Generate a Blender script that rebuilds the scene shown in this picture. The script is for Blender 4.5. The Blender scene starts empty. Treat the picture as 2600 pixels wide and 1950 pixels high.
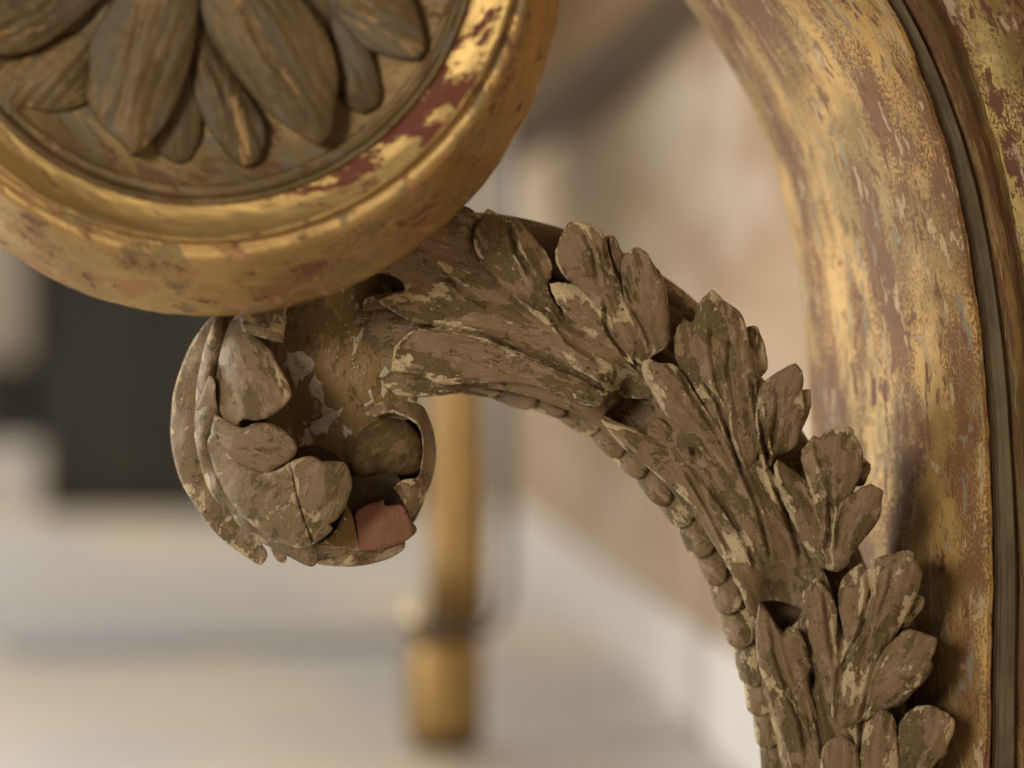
import bpy, bmesh, math, random
import numpy as np
from mathutils import Vector, Matrix
from mathutils.geometry import delaunay_2d_cdt

random.seed(7); rng = np.random.default_rng(11)
scene = bpy.context.scene
col = scene.collection

# ---------------------------------------------------------------- camera, world, lamps
S = 0.36 / 2600.0          # metres per photograph pixel at the focus distance (1 m)
CZ = 0.256                 # camera height above the floor
cd = bpy.data.cameras.new('camera'); cam = bpy.data.objects.new('camera', cd); col.objects.link(cam)
cam.location = (0, -1.0, CZ); cam.rotation_euler = (math.pi/2, 0, 0)
cd.lens = 100; cd.sensor_width = 36; cd.clip_start = 0.05; cd.clip_end = 60
cd.dof.use_dof = True; cd.dof.focus_distance = 1.0; cd.dof.aperture_fstop = 4.0; cd.dof.aperture_blades = 0
scene.camera = cam

w = bpy.data.worlds.new('World'); scene.world = w; w.use_nodes = True
w.node_tree.nodes['Background'].inputs[0].default_value = (1.0, .95, .87, 1)
w.node_tree.nodes['Background'].inputs[1].default_value = 0.055

def area(name, loc, target, sx, sy, power, color):
    l = bpy.data.lights.new(name, 'AREA'); l.shape = 'RECTANGLE'; l.size = sx; l.size_y = sy
    l.energy = power; l.color = color
    o = bpy.data.objects.new(name, l); col.objects.link(o); o.location = loc
    o.rotation_euler = (Vector(target) - Vector(loc)).to_track_quat('-Z', 'Y').to_euler()
    return o
area('window_light', (-1.15, 0.55, 0.50), (-0.05, 0.0, 0.25), 0.5, 0.7, 18, (1.0, .97, .92))
area('room_light', (-0.98, -1.50, 0.58), (0.03, 0, 0.22), 0.5, 0.5, 19.5, (1.0, .885, .70))
area('hall_light', (-1.6, 4.0, 2.6), (-0.4, 2.6, 0), 2.2, 1.6, 122, (1.0, .95, .89))

scene.view_settings.view_transform = 'Standard'; scene.view_settings.look = 'None'
scene.view_settings.exposure = 0.0; scene.view_settings.gamma = 1.0
scene.view_settings.use_curve_mapping = False
scene.cycles.max_bounces = 6

# ---------------------------------------------------------------- helpers
def W(px, py, h):
    """photo pixel + relief height h (pixels towards the viewer) -> metres"""
    px = np.asarray(px, float); py = np.asarray(py, float); h = np.asarray(h, float) + 0*px
    d = 1.0 - h*S
    return np.stack([(px-1300)*S*d, -h*S, CZ + (975-py)*S*d], -1)
def B(px, py, d):
    return Vector(((px-1300)*S*d, d-1.0, CZ + (975-py)*S*d))
ORG = {1:(400,500), 2:(400,940), 3:(900,500), 4:(1400,700), 5:(1700,1000), 6:(1700,1390)}
K = 750/2212.0
def C(k, *pts):
    ox, oy = ORG[k]; return [(ox+x*K, oy+y*K) for x, y in pts]
def C0(*pts): return [(x*.6555, y*.6555) for x, y in pts]

def hashn(ix, iy, seed):
    n = (ix.astype(np.int64)*374761393 + iy.astype(np.int64)*668265263 + seed*974711) & 0x7fffffff
    n = ((n ^ (n >> 13))*1274126177) & 0x7fffffff
    return ((n ^ (n >> 16)) & 0xffff)/65535.0
def vnoise(x, y, seed=0):
    ix = np.floor(x); iy = np.floor(y); fx = x-ix; fy = y-iy
    fx = fx*fx*(3-2*fx); fy = fy*fy*(3-2*fy)
    a = hashn(ix, iy, seed); b = hashn(ix+1, iy, seed); c = hashn(ix, iy+1, seed); d = hashn(ix+1, iy+1, seed)
    return (a*(1-fx)+b*fx)*(1-fy) + (c*(1-fx)+d*fx)*fy - .5

def smooth_closed(poly, step=5.0, sharp=False):
    P = np.array(poly, float); n = len(P); out = []
    for i in range(n):
        p0, p1, p2, p3 = P[(i-1) % n], P[i], P[(i+1) % n], P[(i+2) % n]
        L = np.linalg.norm(p2-p1); m = max(1, int(round(L/step)))
        def tang(a, b, c):
            la = np.linalg.norm(b-a)+1e-6; lb = np.linalg.norm(c-b)+1e-6
            t = (b-a)/la + (c-b)/lb; cosang = np.dot((b-a)/la, (c-b)/lb)
            k = 0.5*max(0.0, min(1.0, cosang*1.6+.2))
            return t*k
        t1 = tang(p0, p1, p2)*L; t2 = tang(p1, p2, p3)*L
        for j in range(m):
            s = j/m; s2, s3 = s*s, s*s*s
            out.append((2*s3-3*s2+1)*p1 + (s3-2*s2+s)*t1 + (-2*s3+3*s2)*p2 + (s3-s2)*t2)
    return np.array(out)
def seg_dist(Q, A, Bp):
    """min distance of points Q to segments A->Bp"""
    best = np.full(len(Q), 1e9)
    for a, b in zip(A, Bp):
        ab = b-a; t = np.clip(((Q-a)@ab)/(ab@ab+1e-9), 0, 1)
        dd = Q-a-np.outer(t, ab); np.minimum(best, (dd*dd).sum(1), out=best)
    return np.sqrt(best)
def inside(Q, P):
    x, y = Q[:, 0], Q[:, 1]; r = np.zeros(len(Q), bool)
    for a, b in zip(P, np.roll(P, -1, 0)):
        c = (a[1] > y) != (b[1] > y)
        with np.errstate(all='ignore'): xi = (b[0]-a[0])*(y-a[1])/(b[1]-a[1]+1e-12)+a[0]
        r ^= c & (x < xi)
    return r
def tps(ctrl):
    c = np.array(ctrl, float); P = c[:, :2]/100; z = c[:, 2]; n = len(c)
    d2 = ((P[:, None]-P[None])**2).sum(-1); Kx = np.where(d2 > 0, d2*np.log(d2+1e-12), 0) + np.eye(n)*0.02
    A = np.zeros((n+3, n+3)); A[:n, :n] = Kx; A[:n, n] = 1; A[:n, n+1:] = P; A[n:, :n] = A[:n, n:].T
    s = np.linalg.solve(A + np.eye(n+3)*1e-9, np.r_[z, 0, 0, 0])
    def f(Q):
        Q = Q/100; d2 = ((Q[:, None]-P[None])**2).sum(-1)
        return np.where(d2 > 0, d2*np.log(d2+1e-12), 0)@s[:n] + s[n] + Q@s[n+1:]
    return f

GROOVES = []
def groove(pts, wd, dp, ridge=.35): GROOVES.append((np.array(pts, float), wd*.75, dp*1.5, ridge))
def groove_field(Q):
    g = np.zeros(len(Q))
    for P, wd, dp, rg in GROOVES:
        lo = P.min(0)-wd*3; hi = P.max(0)+wd*3
        m = ((Q > lo) & (Q < hi)).all(1)
        if not m.any(): continue
        q = Q[m]; d = seg_dist(q, P[:-1], P[1:])
        e = np.minimum(np.linalg.norm(q-P[0], axis=1), np.linalg.norm(q-P[-1], axis=1))
        fade = np.clip(e/(wd*4), .15, 1)
        g[m] += -dp*np.exp(-(d/wd)**2)*fade + dp*rg*np.exp(-((d-wd*2)/wd)**2)*fade
    return g

def link(name, me, parent=None, mat=None):
    o = bpy.data.objects.new(name, me); col.objects.link(o)
    if parent is not None: o.parent = parent
    if mat is not None: me.materials.append(mat)
    return o
def tag(o, label=None, cat=None, group=None, kind=None):
    if label: o['label'] = label
    if cat: o['category'] = cat
    if group: o['group'] = group
    if kind: o['kind'] = kind
    return o
def mesh_np(name, V, F, flow=None, edge=None, smooth=True):
    me = bpy.data.meshes.new(name); me.from_pydata([tuple(v) for v in V], [], F); me.validate(); me.update()
    if smooth: me.polygons.foreach_set('use_smooth', [True]*len(me.polygons))
    if flow is not None and len(me.vertices) == len(flow):
        a = me.attributes.new('flow', 'FLOAT_VECTOR', 'POINT'); a.data.foreach_set('vector', np.asarray(flow, float).ravel())
    if edge is not None and len(me.vertices) == len(edge):
        a = me.attributes.new('edge', 'FLOAT', 'POINT'); a.data.foreach_set('value', np.asarray(edge, float))
    return me

PSEED = [0]
def patch(name, poly, hfun, T=90, R=10, bulge=0, axis=None, step=4.0, grid=4.6, parent=None, mat=None,
          rough=1.0, grooves=True, flowfun=None, taper=.0, cap=48.0, holes=(), rib=None, jit=0.0):
    """a carved piece: traced outline, relief surface, rolled edge, sides and back"""
    PSEED[0] += 1; sd = PSEED[0]
    P = smooth_closed(poly, step)
    if jit:
        nn_ = np.roll(P, -1, 0)-np.roll(P, 1, 0); nn_ = np.c_[-nn_[:, 1], nn_[:, 0]]/(np.linalg.norm(nn_, axis=1)[:, None]+1e-9)
        P = P + nn_*(jit*(vnoise(P[:, 0]/13, P[:, 1]/13, sd)*2 + vnoise(P[:, 0]/5, P[:, 1]/5, sd+3)))[:, None]
    if ((P*np.roll(P, -1, 0)[:, ::-1])@np.array([1, -1])).sum() < 0: P = P[::-1]
    nb = len(P); lo, hi = P.min(0), P.max(0)
    gx, gy = np.meshgrid(np.arange(lo[0], hi[0], grid), np.arange(lo[1], hi[1], grid*.866))
    gx = gx + (np.arange(gx.shape[0]) % 2)[:, None]*grid*.5
    Q = np.c_[gx.ravel(), gy.ravel()] + rng.uniform(-.12, .12, (gx.size, 2))*grid
    Q = Q[inside(Q, P)]
    if len(Q):
        d = seg_dist(Q, P, np.roll(P, -1, 0)); Q = Q[d > grid*.45]
    # an extra ring just inside the edge keeps the rolled edge clean
    nrm = np.roll(P, -1, 0)-np.roll(P, 1, 0); nrm = np.c_[-nrm[:, 1], nrm[:, 0]]/(np.linalg.norm(nrm, axis=1)[:, None]+1e-9)
    HL = [smooth_closed(hp, step) for hp in holes]
    for hp in HL:
        if len(Q): Q = Q[~inside(Q, hp) & (seg_dist(Q, hp, np.roll(hp, -1, 0)) > grid*.45)]
    allp = np.r_[P, Q]; ed = [(i, (i+1) % nb) for i in range(nb)]
    for hp in HL:
        b0 = len(allp); allp = np.r_[allp, hp]; ed += [(b0+i, b0+(i+1) % len(hp)) for i in range(len(hp))]
    vo, eo, fo, ov, oe, of = delaunay_2d_cdt([Vector(p) for p in allp], ed, [], 1, 1e-4)
    A = np.array([tuple(v) for v in vo]); d = seg_dist(A, P, np.roll(P, -1, 0))
    if HL:
        cen_ = np.array([A[list(f)].mean(0) for f in fo]); ok = np.ones(len(fo), bool)
        for hp in HL: ok &= ~inside(cen_, hp); d = np.minimum(d, seg_dist(A, hp, np.roll(hp, -1, 0)))
        fo = [f for f, k_ in zip(fo, ok) if k_]
    h = hfun(A)
    if rib:
        if flowfun is not None: ru, rv = flowfun(A)
        else:
            ra, rb_ = np.array(axis[0], float), np.array(axis[1], float); re_ = (rb_-ra)/np.linalg.norm(rb_-ra)
            ru = (A-ra)@re_; rv = (A-ra)@np.array([-re_[1], re_[0]])
        ph = rv/rib[1] + vnoise(ru/120+sd, rv/60, sd+9)*1.1 + sd*.37
        h = h + rib[0]*(np.abs(np.sin(math.pi*ph))**.7-.6)*np.clip(d/14, 0, 1)
    dm = max(d.max(), 1e-3)
    if bulge: 
        x = np.clip(d/min(dm, cap), 0, 1); h = h + bulge*1.25*(.55*x + .45*np.sqrt(np.clip(1-(1-x)**2, 0, 1)))
    x = np.clip(d/R, 0, 1); h = h - R*.8*(1-np.sqrt(np.clip(1-(1-x)**2, 0, 1)))
    if grooves: h = h + groove_field(A)*np.clip(d/12, 0, 1)
    h = h + rough*(vnoise(A[:, 0]/70+sd*7.3, A[:, 1]/70, sd)*9 + vnoise(A[:, 0]/24, A[:, 1]/24+sd, sd+1)*4.5 + vnoise(A[:, 0]/10, A[:, 1]/10, sd+2)*1.8)
    # find boundary order in the output
    used = np.zeros(len(A), bool)
    bidx = []
    for i in range(nb):
        j = int(np.argmin(((A-P[i])**2).sum(1))); bidx.append(j)
    V = [W(A[:, 0], A[:, 1], h)]; F = [tuple(f) for f in fo]
    n0 = len(A); hb = h[bidx]; Pb = A[bidx]
    hback = hb.mean()*.0 + np.minimum(hb, np.percentile(hb, 60)) - T
    cen = Pb.mean(0)
    for k, s in enumerate((.35, 1.0)):
        Pk = cen + (Pb-cen)*(1-taper*s); V.append(W(Pk[:, 0], Pk[:, 1], hb*(1-s)+hback*s))
    o0 = bidx; hole_extra = []
    o1 = [n0+i for i in range(nb)]; o2 = [n0+nb+i for i in range(nb)]
    # orientation: front faces must look at the viewer (-Y)
    def flip_needed():
        f = F[len(F)//2]; v = V[0]; a, b, c = v[f[0]], v[f[1]], v[f[2]]
        return np.cross(b-a, c-a)[1] > 0
    fl = flip_needed()
    if fl: F = [f[::-1] for f in F]
    sk = []
    for a, b in ((o0, o1), (o1, o2)):
        for i in range(nb):
            j = (i+1) % nb
            if a[i] == a[j]: continue
            sk.append((a[i], a[j], b[j], b[i]) if not fl else (a[j], a[i], b[i], b[j]))
    F += sk
    for hp in HL:
        hi_ = [int(np.argmin(((A-q)**2).sum(1))) for q in hp]; off = sum(len(v) for v in V)
        V.append(W(A[hi_, 0], A[hi_, 1], h[hi_]-T*.9)); m_ = len(hp)
        F += [(hi_[i], hi_[(i+1) % m_], off+(i+1) % m_, off+i) for i in range(m_) if hi_[i] != hi_[(i+1) % m_]]
        hole_extra.append((A[hi_], h[hi_]-T*.9))
    Pk = cen+(Pb-cen)*(1-taper)
    try:
        bo, _, bf, *_ = delaunay_2d_cdt([Vector(p) for p in Pk], [(i, (i+1) % nb) for i in range(nb)], [], 1, 1e-6)
        if len(bo) == nb:
            F += [tuple(o2[i] for i in f) for f in bf]
    except Exception: pass
    V = np.concatenate(V)
    Af = np.concatenate([A, Pb, Pb]+[q[0] for q in hole_extra]); hf = np.concatenate([h, hb, hback]+[q[1] for q in hole_extra])
    if flowfun is not None: u, v = flowfun(Af)
    elif axis is not None:
        a, b = np.array(axis[0], float), np.array(axis[1], float); e = (b-a)/np.linalg.norm(b-a)
        u = (Af-a)@e; v = (Af-a)@np.array([-e[1], e[0]])
    else: u, v = Af[:, 0], Af[:, 1]
    flow = np.c_[u+sd*531.7, v+sd*217.3, hf]/100
    edge = np.r_[d, np.zeros(len(Af)-len(d))]/30
    me = mesh_np(name, V, F, flow, edge)
    # sharp corner between the front relief and the sides comes from the rolled edge; recalc normals outward
    bm = bmesh.new(); bm.from_mesh(me); bmesh.ops.recalc_face_normals(bm, faces=bm.faces); bm.to_mesh(me); bm.free()
    me.set_sharp_from_angle(angle=math.radians(38))
    return link(name, me, parent, mat)

# ---------------------------------------------------------------- materials
def newmat(name):
    m = bpy.data.materials.new(name); m.use_nodes = True
    nt = m.node_tree; return m, nt, nt.nodes['Principled BSDF']
def N(nt, t, **kw):
    n = nt.nodes.new(t)
    for k, v in kw.items(): setattr(n, k, v)
    return n
def lk(nt, a, b): nt.links.new(a, b)
def sval(nt, sock, v):
    if hasattr(v, 'is_linked') or isinstance(v, bpy.types.NodeSocket): nt.links.new(v, sock)
    else: sock.default_value = v
def math_(nt, op, a, b=None, c=None, clamp=False):
    n = N(nt, 'ShaderNodeMath', operation=op, use_clamp=clamp)
    sval(nt, n.inputs[0], a)
    if b is not None: sval(nt, n.inputs[1], b)
    if c is not None: sval(nt, n.inputs[2], c)
    return n.outputs[0]
def mix(nt, f, a, b):
    n = N(nt, 'ShaderNodeMix', data_type='RGBA')
    sval(nt, n.inputs[0], f)
    for s, v in ((n.inputs[6], a), (n.inputs[7], b)):
        if isinstance(v, tuple): s.default_value = (*v, 1)
        else: nt.links.new(v, s)
    return n.outputs[2]
def noise(nt, vec, scale, detail=4, rough=.55, dist=0.0, lac=2.0):
    n = N(nt, 'ShaderNodeTexNoise'); n.inputs['Scale'].default_value = scale; n.inputs['Detail'].default_value = detail
    n.inputs['Roughness'].default_value = rough; n.inputs['Distortion'].default_value = dist; n.inputs['Lacunarity'].default_value = lac
    if vec is not None: lk(nt, vec, n.inputs['Vector'])
    return n.outputs['Fac']
def mapping(nt, vec, scale=(1, 1, 1), loc=(0, 0, 0), rot=(0, 0, 0)):
    n = N(nt, 'ShaderNodeMapping'); n.inputs['Scale'].default_value = scale; n.inputs['Location'].default_value = loc
    n.inputs['Rotation'].default_value = rot
    lk(nt, vec, n.inputs['Vector']); return n.outputs[0]
def step_(nt, v, lo, hi):
    n = N(nt, 'ShaderNodeMapRange', interpolation_type='SMOOTHSTEP'); n.inputs[1].default_value = lo; n.inputs[2].default_value = hi
    lk(nt, v, n.inputs[0]); return n.outputs[0]
def flowvec(nt):
    a = N(nt, 'ShaderNodeAttribute', attribute_name='flow'); return a.outputs['Vector']
def edgeval(nt):
    a = N(nt, 'ShaderNodeAttribute', attribute_name='edge'); return a.outputs['Fac']
def bump(nt, bs, hsock, dist, strength=1.0, prev=None):
    n = N(nt, 'ShaderNodeBump'); n.inputs['Strength'].default_value = strength; n.inputs['Distance'].default_value = dist
    lk(nt, hsock, n.inputs['Height'])
    if prev is not None: lk(nt, prev, n.inputs['Normal'])
    return n.outputs[0]

def worn_wood(name, A, Bc, Cc, D, tB=.50, tC=.625, tD=.64, crack=.6, rough=.60, ps=1.0):
    """old size/paint A, bare darker film Bc, pale gesso Cc, dusty mauve D, in flakes that follow the carving"""
    m, nt, bs = newmat(name); f = flowvec(nt)
    fl = mapping(nt, f, (.55, 1.25, .8))
    n1 = noise(nt, fl, 1.35*ps, 9, .62, .25)
    n2 = noise(nt, mapping(nt, f, (.5, 1.3, .8), (5, 9, 2)), 2.2*ps, 8, .64, .5)
    n3 = noise(nt, mapping(nt, f, (.6, 1.1, .8), (31, 3, 7)), 1.7*ps, 10, .66, .25)
    n4 = noise(nt, mapping(nt, f, (.7, 1, 1), (11, 23, 4)), .8, 3, .5)
    fine = noise(nt, f, 26, 5, .7)
    streak = noise(nt, mapping(nt, f, (.5, 7, 3)), 3.0, 5, .6)
    mB = step_(nt, n1, tB, tB+.016)
    mD = step_(nt, n2, tD-.08, tD-.055)
    e = edgeval(nt); eb = math_(nt, 'MULTIPLY', math_(nt, 'SUBTRACT', 1.0, math_(nt, 'MINIMUM', e, 1.0)), .05)
    reg = math_(nt, 'MULTIPLY', math_(nt, 'SUBTRACT', n4, .5), .36)
    geo = N(nt, 'ShaderNodeNewGeometry'); pt = step_(nt, geo.outputs['Pointiness'], .50, .62); eb = math_(nt, 'ADD', eb, math_(nt, 'MULTIPLY', pt, .10))
    cv = math_(nt, 'ADD', math_(nt, 'ADD', n3, eb), reg)
    n5 = noise(nt, mapping(nt, f, (.45, 1.2, 1), (2, 41, 5)), 5.5, 9, .7, .3)
    cv = math_(nt, 'MAXIMUM', cv, math_(nt, 'ADD', math_(nt, 'SUBTRACT', n5, .065), math_(nt, 'ADD', reg, eb)))
    mC = step_(nt, cv, tC, tC+.02)
    cA = mix(nt, step_(nt, streak, .3, .7), A, tuple(c*.80 for c in A))
    cB = mix(nt, step_(nt, fine, .3, .7), tuple(c*.8 for c in Bc), tuple(c*1.22 for c in Bc))
    c = mix(nt, mB, cA, cB)
    rim = math_(nt, 'MULTIPLY', math_(nt, 'SUBTRACT', step_(nt, n1, tB-.014, tB-.006), mB), step_(nt, n2, .48, .56))
    c = mix(nt, math_(nt, 'MULTIPLY', rim, .4), c, tuple(x*.8 for x in Cc))
    c = mix(nt, math_(nt, 'MULTIPLY', mD, .85), c, mix(nt, streak, tuple(x*.8 for x in D), tuple(x*1.2 for x in D)))
    cC = mix(nt, step_(nt, fine, .3, .7), tuple(x*.66 for x in Cc), tuple(min(1, x*1.2) for x in Cc))
    c = mix(nt, math_(nt, 'MULTIPLY', mC, .9), c, cC)
    # small chips of white ground and fly specks
    sp = noise(nt, mapping(nt, f, (.6, 1, 1), (3, 1, 8)), 9.0, 3, .6)
    c = mix(nt, math_(nt, 'MULTIPLY', step_(nt, sp, .715, .735), .8), c, tuple(min(1, x*1.15) for x in Cc))
    sk = noise(nt, mapping(nt, f, (1, 1, 1), (13, 4, 18)), 15.0, 2, .5)
    c = mix(nt, math_(nt, 'MULTIPLY', step_(nt, sk, .74, .77), .75), c, (.02, .014, .008))
    # dust tone and cracks
    c = mix(nt, math_(nt, 'MULTIPLY', step_(nt, fine, .35, .75), .22), c, tuple(min(1, x*1.5) for x in D))
    vv = N(nt, 'ShaderNodeTexVoronoi', feature='DISTANCE_TO_EDGE'); vv.inputs['Scale'].default_value = 1.5
    wob = N(nt, 'ShaderNodeVectorMath', operation='ADD')
    nn = N(nt, 'ShaderNodeTexNoise'); nn.inputs['Scale'].default_value = 3; nn.inputs['Detail'].default_value = 5; lk(nt, f, nn.inputs['Vector'])
    sc_ = N(nt, 'ShaderNodeVectorMath', operation='SCALE'); sc_.inputs['Scale'].default_value = .9; lk(nt, nn.outputs['Color'], sc_.inputs[0])
    lk(nt, mapping(nt, f, (.55, 1.2, .4)), wob.inputs[0]); lk(nt, sc_.outputs[0], wob.inputs[1]); lk(nt, wob.outputs[0], vv.inputs['Vector'])
    ck = math_(nt, 'SUBTRACT', 1.0, step_(nt, vv.outputs['Distance'], .002, .014))
    ck = math_(nt, 'MULTIPLY', ck, step_(nt, noise(nt, f, 1.1, 3), .5, .6))
    c = mix(nt, math_(nt, 'MULTIPLY', ck, crack), c, (.022, .014, .008))
    lk(nt, c, bs.inputs['Base Color'])
    r = math_(nt, 'ADD', rough-.08, math_(nt, 'MULTIPLY', fine, .22)); r = math_(nt, 'ADD', r, math_(nt, 'MULTIPLY', mC, .12))
    lk(nt, r, bs.inputs['Roughness']); bs.inputs['Specular IOR Level'].default_value = .38
    hgt = math_(nt, 'ADD', math_(nt, 'MULTIPLY', mB, -.5), math_(nt, 'MULTIPLY', mC, .8))
    hgt = math_(nt, 'ADD', hgt, math_(nt, 'MULTIPLY', mD, .35)); hgt = math_(nt, 'SUBTRACT', hgt, math_(nt, 'MULTIPLY', ck, 1.5))
    hgt = math_(nt, 'ADD', hgt, math_(nt, 'MULTIPLY', streak, .55)); hgt = math_(nt, 'ADD', hgt, math_(nt, 'MULTIPLY', fine, .9))
    lk(nt, bump(nt, bs, hgt, .00042, .9), bs.inputs['Normal'])
    return m

def gilded(name, gold=(.62, .40, .13), bole=(.13, .028, .014), gesso=(.42, .31, .22), grey=(.20, .19, .15),
           tBole=.56, tGes=.60, tGrey=.62, aniso=(.25, 1.2, 1), scale=1.0, metal=.75, rough=.40, spk=.60, red=None, dirty=.8):
    m, nt, bs = newmat(name); f0 = flowvec(nt); f = mapping(nt, f0, (scale, scale, scale))
    fl = mapping(nt, f, aniso)
    n1 = noise(nt, fl, 1.9, 10, .74, .25)
    if red is not None:
        sx = N(nt, 'ShaderNodeSeparateXYZ'); lk(nt, f0, sx.inputs[0])
        q = math_(nt, 'DIVIDE', math_(nt, 'SUBTRACT', sx.outputs[0], red[0]), red[1]); q = math_(nt, 'SUBTRACT', 1.0, math_(nt, 'MINIMUM', math_(nt, 'MULTIPLY', q, q), 1.6))
        n1 = math_(nt, 'ADD', n1, math_(nt, 'MULTIPLY', q, red[2]))
    n2 = noise(nt, mapping(nt, f, aniso, (7, 3, 1)), 2.0, 10, .70, .3)
    n3 = noise(nt, mapping(nt, f, aniso, (17, 13, 1)), 1.6, 10, .68, .3)
    speck = noise(nt, mapping(nt, f, (.7, 1.2, 1)), 14, 4, .7)
    big = noise(nt, mapping(nt, f, (.4, 1, 1), (4, 4, 4)), .7, 3)
    tone = noise(nt, mapping(nt, f, (.3, 1.5, 1)), 3, 5)
    g = mix(nt, tone, tuple(c*.72 for c in gold), tuple(min(1, c*1.12) for c in gold))
    dirt = noise(nt, mapping(nt, f, (.5, .8, 1), (9, 1, 3)), .55, 5, .6)
    g = mix(nt, math_(nt, 'MULTIPLY', step_(nt, dirt, .38, .60), dirty), g, tuple(c*q_ for c, q_ in zip(gold, (.36, .36, .34))))
    sb = math_(nt, 'ADD', math_(nt, 'MULTIPLY', speck, .55), math_(nt, 'MULTIPLY', big, .55))
    mS = step_(nt, sb, spk, spk+.05)
    mB = step_(nt, n1, tBole, tBole+.035)
    mB = math_(nt, 'MAXIMUM', mB, math_(nt, 'MULTIPLY', mS, .9))
    mG = step_(nt, n2, tGes, tGes+.03)
    mY = step_(nt, n3, tGrey, tGrey+.04)
    c = mix(nt, mB, g, bole); c = mix(nt, mG, c, gesso); c = mix(nt, math_(nt, 'MULTIPLY', mY, .85), c, grey)
    keep = math_(nt, 'MULTIPLY', math_(nt, 'SUBTRACT', 1.0, mB), math_(nt, 'MULTIPLY', math_(nt, 'SUBTRACT', 1.0, mG), math_(nt, 'SUBTRACT', 1.0, math_(nt, 'MULTIPLY', mY, .85))))
    lk(nt, c, bs.inputs['Base Color']); lk(nt, math_(nt, 'MULTIPLY', keep, metal), bs.inputs['Metallic'])
    lk(nt, math_(nt, 'ADD', math_(nt, 'SUBTRACT', .66, math_(nt, 'MULTIPLY', keep, .66-rough)), math_(nt, 'MULTIPLY', tone, .12)), bs.inputs['Roughness'])
    hgt = math_(nt, 'ADD', math_(nt, 'MULTIPLY', mB, -.35), math_(nt, 'MULTIPLY', mG, -.7))
    hgt = math_(nt, 'ADD', hgt, math_(nt, 'ADD', math_(nt, 'MULTIPLY', tone, .8), math_(nt, 'MULTIPLY', speck, .35)))
    lk(nt, bump(nt, bs, hgt, .0003, .8), bs.inputs['Normal'])
    return m

MW = worn_wood('worn_painted_wood', (.228, .153, .086), (.104, .068, .025), (.58, .475, .30), (.285, .202, .136), tB=.52, tC=.597, ps=.72)
MOCH = worn_wood('ochre_painted_wood', (.235, .152, .058), (.150, .096, .034), (.60, .53, .42), (.27, .18, .09), tC=.59, tD=.68, ps=.7)
MEYE = worn_wood('olive_painted_wood', (.15, .093, .034), (.085, .052, .020), (.45, .36, .24), (.15, .10, .045), tC=.70, tD=.70)
MCURL = worn_wood('mauve_painted_wood', (.222, .155, .088), (.115, .078, .032), (.56, .45, .28), (.27, .197, .13), tB=.55, tC=.61, tD=.60)
MSAL = worn_wood('salmon_bole_fill', (.25, .118, .075), (.22, .104, .065), (.33, .21, .14), (.225, .11, .075), tC=.74, tB=.62, tD=.72, crack=.0)
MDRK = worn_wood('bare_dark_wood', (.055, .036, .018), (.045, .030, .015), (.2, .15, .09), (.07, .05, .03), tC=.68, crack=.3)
MG_SHAFT = gilded('worn_gilding_shaft', gold=(.58, .375, .135), bole=(.165, .068, .032), gesso=(.45, .335, .19), grey=(.25, .22, .16), tBole=.55, tGes=.56, tGrey=.60, aniso=(.38, 1.1, 1), metal=.32, rough=.5, spk=.555)
MG_EDGE = gilded('worn_gilding_outer', gold=(.40, .285, .10), bole=(.12, .04, .022), tBole=.53, tGes=.56, tGrey=.62, aniso=(.4, 1.0, 1), metal=.5, spk=.57)
MG_BAND = gilded('ochre_band', gold=(.27, .165, .06), bole=(.12, .05, .02), gesso=(.2, .15, .07), grey=(.12, .10, .06), tBole=.5, tGes=.62, tGrey=.6, metal=.2, rough=.55, aniso=(.12, 1.4, 1))
MG_GROOVE = gilded('grey_fillet', gold=(.165, .128, .070), bole=(.125, .092, .05), gesso=(.20, .16, .10), grey=(.125, .105, .068), tBole=.54, tGes=.60, tGrey=.52, metal=.0, rough=.6, aniso=(.1, 2, 1), spk=.75)
MG_RIM = gilded('worn_gilding_rim', gold=(.54, .36, .15), bole=(.15, .062, .032), gesso=(.36, .20, .09), grey=(.20, .15, .07), tBole=.555, tGes=.545, tGrey=.565, aniso=(.45, .7, 1), scale=.95, rough=.40, metal=.8, spk=.61, dirty=.42)
MG_COVE = gilded('worn_gilding_cove', gold=(.56, .385, .155), bole=(.125, .028, .015), grey=(.19, .17, .12), tBole=.56, tGes=.76, tGrey=.62, aniso=(.6, .8, 1), scale=.7, rough=.36, metal=.85, spk=.68, red=(5.2, 4.0, .085), dirty=.4)
MG_GROUND = gilded('worn_gilding_ground', gold=(.25, .165, .068), bole=(.12, .05, .025), grey=(.12, .104, .076), tBole=.56, tGes=.66, tGrey=.54, aniso=(.8, .8, 1), scale=.8, rough=.45, metal=.5, spk=.66)
MG_PETAL = gilded('worn_petal', gold=(.165, .106, .042), bole=(.095, .058, .028), gesso=(.29, .18, .072), grey=(.10, .083, .058), tBole=.57, tGes=.57, tGrey=.53, aniso=(.2, 1.2, 1), scale=.6, rough=.5, metal=.3, spk=.74)

# ================================================================= the carved console leg
root = bpy.data.objects.new('console_leg', None); col.objects.link(root); root.empty_display_size = .05
root.location = (float(W(2350, 975, -400)[0]), float(W(2350, 975, -400)[1]), 0.0)
bpy.context.view_layer.update()
tag(root, 'carved gilt console leg with rosette volute, curling acanthus leaf arm and worn curved shaft', 'furniture leg')
def under_root(o):
    o.parent = root; o.matrix_parent_inverse = root.matrix_world.inverted(); return o

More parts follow.
